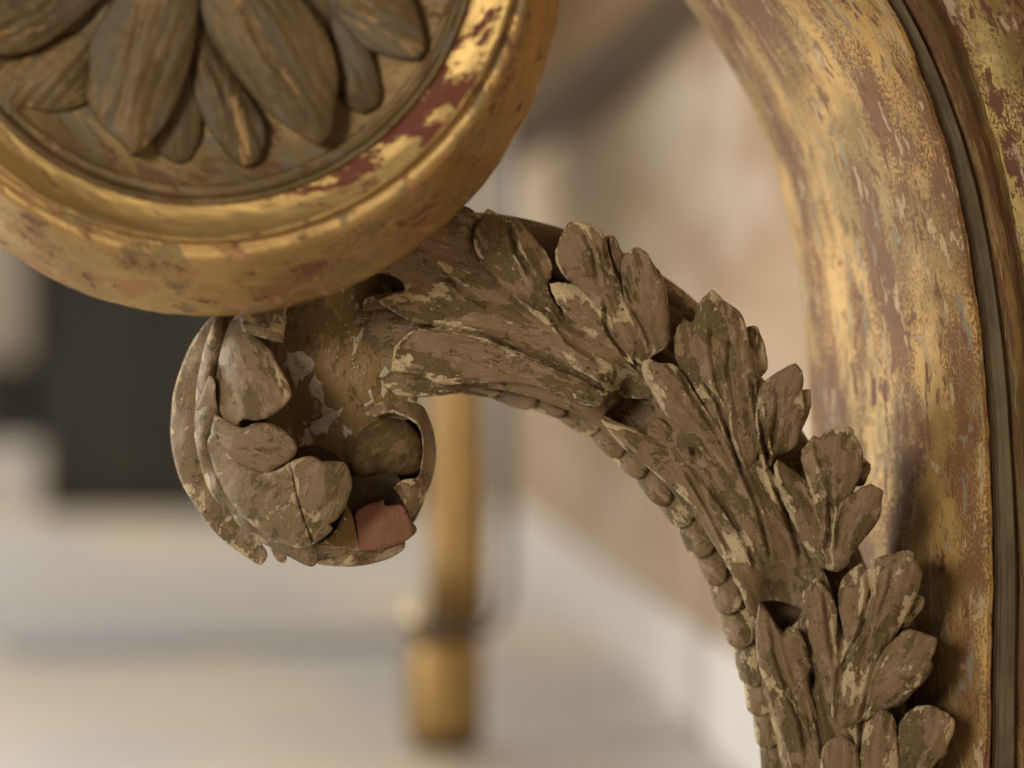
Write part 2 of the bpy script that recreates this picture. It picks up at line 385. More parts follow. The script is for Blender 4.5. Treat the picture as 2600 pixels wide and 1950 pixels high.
# ---- curved shaft, lofted row by row
YS = np.arange(-330, 2790, 11.0)
def curve(pts):
    a = np.array(pts, float); return np.interp(YS, a[:, 0], a[:, 1])
def smooth1(v, n=9):
    k = np.ones(n)/n; return np.convolve(np.pad(v, n//2, 'edge'), k, 'valid')
xL = smooth1(curve([(-330, 1480), (-150, 1628), (0, 1740), (129, 1834), (306, 1928), (470, 1986), (705, 2033), (893, 2051), (1058, 2057), (1400, 2062), (1950, 2070), (2830, 2075)]), 15)
xG = smooth1(curve([(-330, 2060), (-150, 2168), (17, 2262), (93, 2303), (169, 2333), (274, 2371), (346, 2396), (422, 2417), (527, 2440), (633, 2461), (790, 2484), (895, 2494), (1001, 2503), (1106, 2511), (1233, 2516), (1500, 2519), (1950, 2512), (2830, 2505)]), 9)
gw = np.interp(YS, [0, 300, 700, 1100, 1500, 2800], [38, 46, 52, 54, 62, 66])
bw = np.interp(YS, [0, 300, 700, 1100, 1500, 2800], [92, 72, 66, 72, 70, 70])
def wob(seed, amp, wl): return np.array([vnoise(np.array([y/wl]), np.array([seed*3.1]), seed)[0]*amp for y in YS])
xG = xG + wob(3, 5, 60) + wob(4, 3, 17)
def strip(name, cols, mat, parent, closed=False, rough=1.0, seed=0):
    """cols: list of (x array, h array) along the rows"""
    X = np.stack([c[0] for c in cols], 1); H = np.stack([np.broadcast_to(c[1], YS.shape) for c in cols], 1)
    Y = np.repeat(YS[:, None], X.shape[1], 1)
    H = H + rough*(vnoise(X/60+seed, Y/140, seed)*7 + vnoise(X/16, Y/50+seed, seed+5)*2.5)
    V = W(X.ravel(), Y.ravel(), H.ravel()); nc = X.shape[1]; F = []
    for i in range(len(YS)-1):
        for j in range(nc-1 if not closed else nc):
            k = (j+1) % nc
            F.append((i*nc+j, i*nc+k, (i+1)*nc+k, (i+1)*nc+j))
    if closed:
        F.append(tuple(range(nc))[::-1]); n = (len(YS)-1)*nc; F.append(tuple(n+j for j in range(nc)))
    acr = np.cumsum(np.r_[np.zeros((1, X.shape[0])), np.hypot(np.diff(X, axis=1), np.diff(H, axis=1)).T], 0).T
    flow = np.c_[Y.ravel()+seed*311, acr.ravel()+seed*97, 0*X.ravel()]/100
    me = mesh_np(name, V, F, flow, np.full(len(V), 3.0))
    bm = bmesh.new(); bm.from_mesh(me); bmesh.ops.recalc_face_normals(bm, faces=bm.faces); bm.to_mesh(me); bm.free()
    me.set_sharp_from_angle(angle=math.radians(38))
    return link(name, me, parent, mat)
hL, hG = -760.0, -10.0
cols = [(xL+380, -1150.0), (xL+120, -1120.0), (xL+22, -980.0), (xL+3, -880.0)]
for t in np.linspace(0, 1, 46):
    f = .42*t + .58*math.sin(t*math.pi/2)**.9 if t > 0 else 0
    roll = -14*max(0, (t-.965)/.035)**2
    cols.append((xL+(xG-xL)*(t**1.04), hL+(hG-hL)*f+roll))
cols += [(xG+3, -60.0), (xG+14, -120.0), (xG+60, -180.0), (xG+300, -300.0), (xG+520, -600.0), (xG+420, -1100.0)]
shaft = under_root(strip('shaft', cols, MG_SHAFT, None, closed=True, seed=2))
tag(shaft, 'broad curved shaft with worn gold leaf over red bole')
# fillet in the groove, ochre band and outer moulding
xGs = smooth1(xG, 25)
fx = lambda a: xGs+2+gw*a
def sub(name, cols, mat, seed, label):
    o = strip(name, cols, mat, None, closed=True, seed=seed); o.parent = shaft
    o.data.polygons.foreach_set('use_smooth', [False]*len(o.data.polygons)) if name != 'outer_moulding' else None
    tag(o, label); return o
sub('groove_fillet', [(fx(.04), -150.), (fx(.05), -58.), (fx(.07), -53.), (fx(.3), -52.), (fx(.32), -55.), (fx(.6), -55.), (fx(.62), -52.), (fx(.93), -52.), (fx(.96), -57.), (fx(1.0), -64.), (fx(1.0), -150.)], MG_GROOVE, 21, 'grey stripped fillet in the groove')
bx = lambda a: xG+gw+bw*a
sub('edge_band', [(bx(-.05), -190.), (bx(.0), -80.), (bx(.12), -74.), (bx(.4), -70.), (bx(.7), -74.), (bx(.9), -84.), (bx(1.1), -90.), (bx(1.15), -190.)], MG_BAND, 22, 'dark ochre band beside the groove')
ox = lambda a: xG+gw+bw+420*a
ocols = [(ox(.0), -200.), (ox(.0), -80.), (ox(.01), -40.)]
for t in np.linspace(0.03, 1, 16): ocols.append((ox(t), -30+70*math.sin(min(1, t*1.1)*math.pi)-120*t*t))
ocols += [(ox(1.02), -300.), (ox(.5), -330.)]
sub('outer_moulding', ocols, MG_EDGE, 23, 'outer rounded moulding with speckled gilding')
# foot block on the floor and the volute that carries the rosette (above the frame)
def box_mesh(name, lo, hi, bev=.004):
    bm = bmesh.new(); bmesh.ops.create_cube(bm, size=1.0)
    for v in bm.verts: v.co = Vector([(lo[i]+hi[i])/2 + v.co[i]*(hi[i]-lo[i]) for i in range(3)])
    bmesh.ops.bevel(bm, geom=bm.edges[:], offset=bev, segments=2, affect='EDGES')
    me = bpy.data.meshes.new(name); bm.to_mesh(me); bm.free()
    me.polygons.foreach_set('use_smooth', [False]*len(me.polygons)); return me
a = W(2020, 2780, -1180); b = W(2990, 2780, 60)
me = box_mesh('foot_block', (a[0]-.005, b[1]-.004, 0.0005), (b[0], a[1], float(W(2400, 2770, -400)[2])))
foot = under_root(link('foot_block', me, None, MG_SHAFT))

# ---- acanthus arm
flat = lambda z: (lambda A: np.full(len(A), float(z)))
armc = smooth_closed([(880, 900), (1000, 880), (1200, 860), (1400, 910), (1600, 1030), (1750, 1190), (1870, 1390), (1970, 1600), (2060, 1850), (2110, 2100), (2150, 2300), (2100, 2350)], 20)
armc = armc[:int(len(armc)*.52)]
def armflow(A):
    seg = armc[1:]-armc[:-1]; L = np.r_[0, np.cumsum(np.linalg.norm(seg, axis=1))]
    best = np.full(len(A), 1e12); u = np.zeros(len(A)); v = np.zeros(len(A))
    for i in range(len(seg)):
        ab = seg[i]; t = np.clip(((A-armc[i])@ab)/(ab@ab), 0, 1); d = A-armc[i]-np.outer(t, ab); dd = (d*d).sum(1)
        m = dd < best; best[m] = dd[m]; u[m] = (L[i]+t*np.sqrt(ab@ab))[m]
        sgn = np.sign(ab[0]*d[:, 1]-ab[1]*d[:, 0]); v[m] = (np.sqrt(dd)*sgn)[m]
    return u, v

# carved veins (apply to every piece they cross)
groove(C(3, (470, 965), (700, 985), (1000, 1040), (1200, 1140), (1450, 1245), (1700, 1345), (1900, 1455)), 7, 15)
groove(C(3, (1200, 720), (1450, 880), (1600, 1080), (1900, 1290)), 7, 9)
groove(C(3, (1870, 800), (1885, 1000), (2030, 1190), (2140, 1310)), 6, 10)
groove(C(3, (1150, 170), (1210, 400), (1350, 620)), 9, 12)
groove(C(3, (600, 520), (800, 700), (1050, 860)), 9, 8)
groove(C(3, (1700, 230), (1790, 420), (1830, 640)), 8, 8)
groove(C(3, (1880, 300), (1900, 450), (2010, 640), (2120, 850)), 7, 12)
groove(C(4, (0, 610), (250, 760), (430, 880)), 7, 9)
groove(C(4, (400, 190), (420, 400), (600, 620), (690, 700)), 7, 9)
groove(C(4, (560, 170), (690, 380), (760, 560)), 7, 8)
groove(C(4, (1130, 780), (1250, 960), (1330, 1200), (1400, 1400), (1440, 1480)), 7, 13)
groove(C(4, (1500, 760), (1530, 930), (1580, 1150), (1620, 1400)), 8, 14)
groove(C(4, (960, 700), (1050, 880), (1250, 1180)), 8, 9)
groove(C(4, (1200, 330), (1210, 600), (1260, 900)), 11, 7)
groove(C(4, (1340, 420), (1330, 700), (1400, 1100)), 9, 7)
groove(C(4, (1700, 830), (1690, 1050), (1640, 1350)), 9, 9)
groove(C(5, (420, 120), (450, 350), (540, 570), (640, 800), (700, 1000), (760, 1250)), 7, 10)
groove(C(5, (170, 540), (300, 700), (420, 860), (560, 1080), (660, 1330)), 8, 10)
groove(C(5, (110, 560), (240, 780), (360, 1000), (470, 1230)), 7, 8)
groove(C(5, (700, 330), (760, 560), (830, 800), (920, 1020), (990, 1250)), 8, 13)
groove(C(5, (1190, 640), (1210, 900), (1180, 1150), (1220, 1320)), 9, 9)
groove(C(5, (1090, 330), (1110, 450), (1160, 600)), 8, 9)
groove(C(5, (1340, 800), (1270, 960), (1250, 1200)), 8, 9)
groove(C(6, (1480, 160), (1500, 350), (1440, 620), (1340, 800), (1270, 950), (1260, 1300)), 9, 12)
groove(C(6, (1680, 120), (1640, 330), (1560, 560)), 9, 7)
groove(C(6, (1650, 700), (1540, 900), (1490, 1100), (1440, 1290), (1440, 1650)), 9, 12)
groove(C(6, (1160, 330), (1190, 600), (1230, 850)), 8, 8)
groove(C(6, (760, 560), (800, 800), (880, 1050), (980, 1300), (1040, 1600)), 9, 9)
groove(C(6, (1070, 1100), (1110, 1300), (1160, 1600)), 8, 9)

groove(C(4, (1030, 1260), (1070, 1320), (1115, 1395)), 13, 42, 0)
groove(C(6, (1062, 890), (1068, 980), (1058, 1085)), 11, 45, 0)
groove(C(3, (490, 1010), (400, 1100), (310, 1240)), 26, 24, 0)
groove(C(5, (855, 800), (890, 900), (905, 960)), 6, 26, 0)
# back plate of the arm: floor of the dark pits, smooth strip seen above the lobes
bp = [(640, 700), (800, 560), (1000, 515), (1165, 536), (1290, 547), (1430, 581), (1560, 630), (1690, 705), (1772, 770), (1860, 870), (1960, 990), (2060, 1130), (2140, 1300), (2215, 1480), (2280, 1700), (2330, 1950), (2360, 2200), (2200, 2330), (2060, 2330), (2010, 2100), (1975, 1900), (1930, 1720), (1905, 1570), (1860, 1470), (1810, 1370), (1745, 1280), (1670, 1200), (1600, 1130), (1500, 1052), (1400, 1012), (1260, 985), (1150, 985), (1000, 1000), (800, 1000), (690, 900)]
arm = under_root(patch('scroll_arm', bp, flat(-155), T=190, R=22, parent=None, mat=MW, flowfun=armflow, grid=12, step=9, grooves=False))
tag(arm, 'brown painted acanthus leaf arm with flaking finish that ends in a curl')
def sub_arm(name, poly, hfun, label=None, mat=MW, **kw):
    o = patch(name, poly, hfun, mat=mat, **kw); o.parent = arm
    if label: tag(o, label)
    return o
# front blade
body = [(925, 760), (1030, 735), (1200, 690), (1330, 715), (1440, 745), (1560, 850), (1640, 915), (1720, 930), (1830, 990), (1930, 1140), (1985, 1250), (2060, 1380), (2105, 1480), (2160, 1640), (2200, 1800), (2215, 1950), (2220, 2250), (2080, 2280), (2040, 2100), (2008, 1950), (1985, 1870), (1955, 1770), (1937, 1700), (1925, 1600), (1900, 1545), (1876, 1488), (1842, 1430), (1812, 1383), (1781, 1332), (1737, 1288), (1700, 1240), (1650, 1192), (1586, 1141), (1520, 1085), (1476, 1056), (1409, 1029), (1341, 1005), (1239, 986), (1171, 988), (1085, 1005), (1000, 1000), (940, 930)]
bc = [(925, 760, -45), (940, 930, -45), (1000, 860, -10), (1000, 1000, -40), (1030, 740, -30), (1080, 1000, -35), (1080, 900, 14), (1100, 800, 10), (1171, 985, -30), (1250, 975, -15), (1250, 900, 22), (1250, 800, 22), (1250, 720, -5), (1341, 1003, -25), (1400, 1005, -12), (1420, 930, 24), (1430, 840, 22), (1450, 760, -15), (1500, 1060, -55), (1550, 1000, -20), (1603, 1039, -60), (1572, 1008, -95), (1545, 950, 5), (1580, 900, 8), (1640, 930, -25), (1620, 1150, -25), (1700, 1130, 28), (1760, 1050, 36), (1850, 1000, 15), (1730, 1272, -15), (1800, 1250, 32), (1880, 1200, 38), (1940, 1150, -10), (1835, 1420, -10), (1900, 1400, 34), (1980, 1330, 38), (2060, 1400, -10), (1900, 1540, -30), (1981, 1553, -60), (1960, 1518, -80), (2050, 1520, -20), (2100, 1480, -30), (1935, 1700, -20), (2030, 1700, 22), (2120, 1650, 34), (2190, 1780, 0), (1990, 1900, -15), (2070, 1900, 28), (2160, 1950, 18), (2060, 2250, -10), (2200, 2250, -10)]
sub_arm('leaf_blade', body, tps(bc), 'long ribbed blade of the acanthus leaf', T=190, R=5, flowfun=armflow, rib=(5, 38), holes=(C(4, (395, 1045), (470, 965), (520, 925), (640, 920), (740, 935), (775, 1000), (760, 1080), (715, 1160), (600, 1130), (480, 1090)), C(6, (690, 405), (790, 402), (900, 425), (985, 470), (960, 540), (905, 600), (870, 640), (820, 600), (755, 500))))
# inner return of the arm (the rounded underside edge below the blade)
# lobes: outline, axis root -> tip, heights at root and tip
def lobe(poly, rootp, tip, hr, ht, bulge=14, T=130, R=3.5, curl=0, rib=(3, 30), label=None, name='leaf_lobe', mat=MW, **kw):
    a = np.array(rootp, float); b = np.array(tip, float); L = np.linalg.norm(b-a); e = (b-a)/L
    def hf(A):
        t = np.clip(((A-a)@e)/L, -.3, 1.2); s = np.clip(t, 0, 1)
        return hr+(ht*1.35-hr)*(s*s*(3-2*s)*.5+t*.5) - curl*np.clip(t-.72, 0, 1)**2*12
    return sub_arm(name, poly, hf, label, T=T, R=R, bulge=bulge*.75, axis=(rootp, tip), mat=mat, rib=rib, jit=1.3, **kw)
c3 = lambda x, y: C(3, (x, y))[0]
c4 = lambda x, y: C(4, (x, y))[0]
c5 = lambda x, y: C(5, (x, y))[0]
c6 = lambda x, y: C(6, (x, y))[0]
# -- first leaf section, beside the rosette
lobe(C(3, (155, 770), (240, 742), (340, 708), (380, 690), (350, 630), (260, 585), (150, 560), (100, 520), (140, 380), (330, 180), (560, 70), (780, 60), (900, 110), (905, 190), (880, 270), (890, 380), (940, 450), (1060, 580), (1280, 800), (1420, 960), (1300, 1010), (1000, 965), (820, 955), (640, 950), (470, 955), (400, 925), (300, 862), (215, 826)), c3(1250, 930), c3(200, 500), 8, 22, bulge=16, T=110)
lobe(C(3, (905, 400), (893, 300), (925, 200), (998, 92), (1070, 125), (1135, 162), (1180, 147), (1240, 182), (1295, 245), (1365, 330), (1440, 420), (1478, 520), (1470, 610), (1448, 662), (1520, 820), (1640, 1000), (1750, 1180), (1560, 1060), (1300, 850), (1080, 640), (950, 470)), c3(1620, 1080), c3(1040, 120), 8, 48, bulge=16)
lobe(C(3, (1462, 652), (1540, 640), (1680, 668), (1800, 760), (1950, 1000), (2100, 1260), (1900, 1150), (1700, 980), (1560, 850), (1490, 740)), c3(2050, 1220), c3(1470, 650), 6, 36, bulge=8)
lobe(C(3, (1870, 300), (1930, 284), (1972, 340), (2008, 440), (2018, 530), (2010, 640), (2080, 760), (2200, 980), (2060, 1050), (1900, 700)), c3(2100, 1000), c3(1920, 285), -8, 24, bulge=12)
lobe(C(3, (1530, 330), (1560, 270), (1610, 192), (1690, 184), (1770, 205), (1832, 238), (1872, 292), (1900, 400), (1945, 560), (2020, 760), (2110, 960), (2150, 1150), (2080, 1220), (1930, 1040), (1780, 800), (1660, 670), (1580, 608), (1525, 530), (1503, 440)), c3(2080, 1130), c3(1650, 185), 10, 56, bulge=16)
lobe([(1582, 649), (1596, 638), (1617, 628), (1640, 640), (1660, 672), (1672, 690), (1687, 729), (1694, 770), (1701, 811), (1703, 850), (1698, 876), (1660, 905), (1632, 925), (1600, 905), (1590, 820), (1580, 720)], (1640, 900), (1620, 630), 4, 40, bulge=14)
lobe([(1655, 690), (1669, 681), (1682, 700), (1690, 730), (1697, 780), (1690, 830), (1670, 800)], (1680, 830), (1670, 682), -10, 14, bulge=8, T=70)
# lower band of the first section with its dark folded tip
lobe(C(3, (275, 1302), (290, 1200), (300, 1130), (360, 1060), (480, 985), (600, 1000), (720, 1005), (860, 1010), (1000, 1052), (1200, 1145), (1450, 1255), (1700, 1355), (1900, 1470), (1830, 1560), (1650, 1540), (1400, 1440), (1200, 1395), (1000, 1390), (800, 1400), (640, 1402), (480, 1335)), c3(1800, 1500), c3(330, 1180), 6, 26, bulge=14, T=100, label='lower band of the leaf with a dark split tip')
# -- second leaf section
lobe(C(4, (1460, 385), (1535, 376), (1572, 450), (1606, 560), (1617, 700), (1600, 722), (1565, 765), (1540, 880), (1500, 1000), (1400, 900), (1420, 600)), c4(1470, 950), c4(1530, 380), -6, 18, bulge=12)
lobe(C(4, (1202, 108), (1150, 145), (1108, 195), (1080, 260), (1068, 325), (1050, 352), (990, 328), (960, 365), (930, 425), (920, 520), (932, 610), (965, 695), (1040, 800), (1140, 960), (1260, 1200), (1380, 1420), (1470, 1480), (1560, 1300), (1530, 1050), (1540, 850), (1500, 600), (1462, 400), (1442, 330), (1400, 262), (1295, 190)), c4(1400, 1400), c4(1205, 115), 22, 58, bulge=18)
lobe(C(4, (688, 645), (730, 622), (800, 648), (900, 662), (965, 700), (1060, 860), (1180, 1040), (1300, 1260), (1420, 1480), (1300, 1450), (1120, 1260), (960, 1150), (840, 1020), (740, 850), (690, 760)), c4(1350, 1400), c4(700, 650), 20, 62, bulge=14)
lobe(C(4, (1882, 856), (1940, 858), (1946, 905), (1936, 1010), (1900, 1100), (1868, 1170), (1850, 1260), (1800, 1240), (1840, 1000)), c4(1820, 1230), c4(1930, 870), -8, 20, bulge=8, T=70)
lobe(C(4, (1545, 890), (1580, 805), (1660, 742), (1745, 690), (1830, 661), (1868, 698), (1886, 752), (1880, 860), (1895, 960), (1885, 1080), (1860, 1180), (1842, 1275), (1770, 1320), (1690, 1352), (1640, 1420), (1600, 1480), (1540, 1300), (1530, 1050)), c4(1600, 1420), c4(1820, 670), 18, 52, bulge=18)
# inner lobes along the lower edge of the second section
lobe(C(4, (368, 1076), (440, 1100), (540, 1125), (640, 1160), (712, 1182), (725, 1120), (750, 1080), (795, 1064), (860, 1105), (960, 1190), (1005, 1240), (1040, 1340), (1120, 1420), (1220, 1560), (1400, 1900), (1330, 1940), (1150, 1800), (950, 1632), (800, 1502), (680, 1395), (550, 1300), (450, 1190)), c4(1250, 1800), c4(480, 1090), 8, 30, bulge=12, T=95)
# -- third leaf section
lobe(C(5, (1445, 478), (1502, 520), (1508, 552), (1480, 630), (1445, 690), (1380, 690), (1400, 560)), c5(1380, 690), c5(1500, 525), -4, 18, bulge=8, T=70)
lobe(C(5, (985, 500), (990, 430), (1030, 370), (1085, 313), (1112, 332), (1188, 272), (1262, 250), (1362, 252), (1388, 312), (1432, 382), (1448, 455), (1445, 560), (1400, 680), (1340, 790), (1280, 860), (1270, 1100), (1240, 1330), (1150, 1300), (1060, 1000), (1050, 760), (1020, 620)), c5(1180, 1250), c5(1290, 260), 10, 60, bulge=22)
lobe(C(5, (782, 545), (808, 490), (870, 528), (970, 608), (1060, 700), (1120, 860), (1180, 1080), (1230, 1320), (1120, 1300), (1000, 1120), (920, 960), (850, 800), (795, 640)), c5(1180, 1250), c5(810, 500), 12, 52, bulge=14)
lobe(C(5, (1280, 815), (1340, 760), (1405, 722), (1450, 690), (1530, 684), (1592, 722), (1592, 800), (1575, 920), (1522, 1010), (1440, 1110), (1372, 1190), (1330, 1290), (1250, 1335), (1200, 1250), (1230, 1000)), c5(1240, 1280), c5(1560, 710), 10, 50, bulge=20)
# -- fourth leaf section
lobe(C(6, (1840, 345), (1912, 380), (1890, 455), (1830, 530), (1760, 612), (1690, 600), (1740, 450)), c6(1700, 600), c6(1905, 385), 0, 20, bulge=10, T=70)
lobe(C(6, (1702, 665), (1782, 610), (1900, 640), (2002, 682), (1996, 760), (1960, 850), (1976, 880), (1930, 980), (1850, 1060), (1742, 1170), (1640, 1212), (1500, 1290), (1420, 1300), (1440, 1100), (1540, 860)), c6(1470, 1250), c6(1980, 700), 14, 46, bulge=20)
lobe(C(6, (1262, 405), (1272, 285), (1320, 202), (1382, 150), (1440, 112), (1478, 155), (1505, 140), (1540, 88), (1642, 50), (1822, 30), (1862, 110), (1892, 190), (1882, 275), (1850, 360), (1800, 480), (1700, 640), (1600, 800), (1520, 1000), (1450, 1280), (1280, 1380), (1230, 1200), (1260, 900), (1300, 700)), c6(1340, 1300), c6(1700, 50), 18, 60, bulge=22)
lobe(C(6, (1000, 330), (1030, 310), (1060, 258), (1102, 234), (1165, 300), (1242, 420), (1256, 560), (1250, 700), (1290, 900), (1290, 1350), (1200, 1350), (1170, 1150), (1132, 1000), (1080, 810), (1040, 660), (1015, 500)), c6(1250, 1280), c6(1100, 250), 18, 56, bulge=14)
lobe(C(6, (670, 405), (725, 470), (800, 588), (848, 642), (880, 602), (955, 606), (1002, 680), (1032, 780), (1052, 900), (1032, 1000), (1060, 1110), (1110, 1300), (1150, 1650), (1000, 1700), (910, 1650), (870, 1500), (800, 1300), (740, 1100), (700, 990), (655, 820), (648, 560)), c6(1050, 1600), c6(720, 480), 4, 44, bulge=16)
# -- fifth section, running out of the picture at the foot
lobe(C(6, (1440, 1430), (1460, 1350), (1500, 1290), (1600, 1214), (1655, 1240), (1692, 1320), (1702, 1440), (1720, 1700), (1700, 2100), (1500, 2300), (1430, 2000), (1430, 1650)), c6(1520, 2200), c6(1610, 1225), 14, 46, bulge=16)
lobe(C(6, (1702, 1430), (1722, 1330), (1775, 1240), (1860, 1192), (1960, 1185), (2060, 1230), (2132, 1292), (2132, 1375), (2080, 1490), (2075, 1540), (2020, 1590), (1940, 1700), (1850, 2000), (1700, 2200), (1690, 1800)), c6(1760, 2050), c6(2010, 1220), 10, 40, bulge=20)
lobe(C(6, (1130, 1650), (1160, 1480), (1280, 1400), (1400, 1500), (1430, 1750), (1440, 2200), (1250, 2400), (1120, 2100)), c6(1290, 2250), c6(1290, 1420), 14, 34, bulge=14)

# far margin of the leaf: overlapping scallops seen beyond the lower edge
far = [(1085, 1000), (1160, 988), (1250, 996), (1335, 1020)] + C(4, (40, 1000), (180, 1095), (330, 1150), (450, 1290), (640, 1460), (760, 1570), (860, 1720)) + C(5, (90, 920), (190, 1080), (285, 1260), (370, 1450)) + C(6, (450, 480), (520, 680), (590, 880), (640, 1080), (700, 1300), (740, 1520), (790, 1750), (840, 1980))
far = np.array(far); fs = np.r_[0, np.cumsum(np.linalg.norm(np.diff(far, axis=0), axis=1))]
st = [0.0]
while st[-1] < fs[-1]-60: st.append(st[-1]+random.uniform(78, 104))
far = np.c_[np.interp(st, fs, far[:, 0]), np.interp(st, fs, far[:, 1])]
for i in range(len(far)-1):
    a, b = far[i], far[i+1]; dv = b-a; L = np.linalg.norm(dv); e = dv/L; n = np.array([-e[1], e[0]])
    wd = np.interp(i, [0, 2, 4, 8, 18], [9, 20, 25, 29, 33])
    side = n if (n@np.array([-1, 1])) > 0 else -n
    side = side*random.uniform(.85, 1.15)
    q = [a-e*L*.6-side*wd*.5, a-e*L*.35+side*wd*.45, a+e*L*.1+side*wd*.72, a+e*L*.6+side*wd*.95, a+e*L*.95+side*wd*.9, a+e*L*1.12+side*wd*.55, a+e*L*1.22-side*wd*.1, a+e*L*1.1-side*wd*1.0, a+e*L*.7-side*wd*1.5, a+e*L*.1-side*wd*1.6]
    lobe([tuple(p) for p in q], tuple(a-e*L*.6), tuple(b+e*14), -228, -130, bulge=18, T=50, R=4, rib=None, name='margin_scallop', grid=5)

# ---- the curl
c1 = lambda x, y: C(1, (x, y))[0]
c2 = lambda x, y: C(2, (x, y))[0]
def cp(pts): return [(*C(k, (x, y))[0], h) for k, x, y, h in pts]
cheek = [(640, 600), (980, 560), (1060, 700), (1030, 850), (1010, 940), (1060, 1000), (1040, 1060), (960, 1130), (900, 1200), (760, 1180), (660, 1050), (620, 850)]
cheek_h = tps([(640, 600, -50), (980, 560, -40), (1030, 850, -38), (1040, 1000, -60), (900, 700, -28), (860, 900, -40), (760, 850, -45), (900, 1050, -75), (972, 733, -150), (1010, 700, -150), (820, 1120, -150), (740, 1120, -150), (920, 1190, -170), (660, 900, -70)])
sub_arm('scroll_cheek', cheek, cheek_h, 'ochre cheek inside the curl with pale bare patches', mat=MOCH, T=60, R=12, axis=((860, 1150), (880, 600)), grooves=False, rough=.5)
MGES = worn_wood('bare_gesso', (.52, .46, .36), (.46, .40, .30), (.60, .54, .44), (.50, .44, .35), crack=.3)
for gp in (C(1, (960, 1150), (1010, 1168), (1045, 1158), (1090, 1160), (1120, 1185), (1150, 1195), (1172, 1250), (1160, 1285), (1150, 1312), (1110, 1340), (1090, 1382), (1060, 1358), (1045, 1385), (1035, 1432), (1018, 1390), (1000, 1352), (970, 1272), (930, 1252), (955, 1210)),
           C(1, (1180, 1328), (1200, 1368), (1240, 1392), (1236, 1430), (1252, 1482), (1248, 1530), (1262, 1562), (1300, 1580), (1345, 1590), (1392, 1568), (1385, 1600)) + C(2, (1370, 335), (1335, 362), (1290, 432), (1275, 482), (1235, 470), (1200, 492), (1150, 452), (1152, 382), (1190, 372), (1232, 350), (1215, 300), (1225, 252), (1205, 218), (1160, 192), (1140, 120), (1152, 80)),
           C(2, (1580, 160), (1610, 145), (1618, 190), (1632, 225), (1600, 255), (1560, 275), (1545, 262), (1590, 220)),
           C(1, (1690, 1290), (1730, 1240), (1752, 1310), (1790, 1320), (1740, 1345), (1660, 1350))):
    sub_arm('gesso_patch', [(x+random.uniform(-2.5, 2.5), y+random.uniform(-2.5, 2.5)) for x, y in gp], lambda A: cheek_h(A)+5, mat=MGES, T=12, R=2.5, rough=.4, grooves=False, grid=5)
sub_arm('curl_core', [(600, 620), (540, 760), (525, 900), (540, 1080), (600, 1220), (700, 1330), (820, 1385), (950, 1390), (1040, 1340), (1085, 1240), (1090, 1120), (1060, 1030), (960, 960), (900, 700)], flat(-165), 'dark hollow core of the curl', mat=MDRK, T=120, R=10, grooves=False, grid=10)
# outer shell
sub_arm('curl_shell', C(1, (560, 700), (440, 860), (350, 960), (250, 1110), (170, 1300), (120, 1480)) + C(2, (105, 330), (100, 500), (122, 650), (182, 845), (285, 1015), (405, 1185), (545, 1315), (685, 1412), (772, 1456), (792, 1442), (822, 1385), (780, 1300), (640, 1130), (520, 960), (430, 800), (380, 600), (370, 400)) + C(1, (400, 1450), (450, 1150), (520, 900)),
    tps(cp([(1, 440, 860, -30), (1, 250, 1110, -30), (1, 120, 1480, -30), (2, 100, 500, -30), (2, 182, 845, -30), (2, 405, 1185, -30), (2, 685, 1412, -30), (2, 780, 1450, -25), (1, 520, 900, -10), (1, 400, 1450, -10), (2, 380, 600, -10), (2, 520, 960, -10), (2, 780, 1300, -10), (1, 310, 1250, 2), (2, 200, 500, 2), (2, 400, 1010, 0)])),
    'thin outer shell of the curl', mat=MCURL, rough=.6, T=260, R=6, axis=(c1(450, 860), c2(105, 500)), grooves=False)
# raised ridge between the shells
sub_arm('curl_ridge', C(1, (600, 720), (455, 870), (375, 1050), (325, 1230), (295, 1400)) + C(2, (280, 300), (272, 450), (300, 620), (360, 840), (440, 980), (560, 1110), (720, 1260), (880, 1340), (1010, 1410), (1120, 1464), (1160, 1470), (1186, 1452), (1172, 1318), (1000, 1250), (800, 1130), (600, 950), (500, 750), (470, 500), (480, 250)) + C(1, (520, 1300), (560, 1050), (650, 820)),
    tps(cp([(1, 455, 870, 5), (1, 325, 1230, 5), (2, 280, 300, 5), (2, 272, 450, 5), (2, 360, 840, 5), (2, 560, 1110, 5), (2, 880, 1340, 5), (2, 1150, 1460, 5), (1, 425, 1050, 78), (1, 370, 1280, 80), (2, 335, 330, 80), (2, 345, 560, 82), (2, 430, 840, 82), (2, 640, 1110, 80), (2, 900, 1290, 70), (1, 560, 1050, 20), (1, 470, 1300, 15), (2, 430, 500, 20), (2, 520, 780, 25), (2, 800, 1130, 40), (2, 1100, 1280, 60)])),
    'ridge of the curl with a bright worn edge', mat=MCURL, rough=.6, T=150, R=8, axis=(c1(455, 870), c2(400, 700)), grooves=False)
sub_arm('curl_splinter', C(2, (288, 295), (330, 180), (385, 40), (420, 60), (436, 200), (445, 285), (380, 300), (330, 305)), tps(cp([(2, 290, 295, 40), (2, 400, 50, 85), (2, 440, 285, 92), (2, 350, 200, 86)])), 'small broken leaf tip on the curl ridge', T=60, R=6, axis=(c2(400, 40), c2(380, 300)), grooves=False)
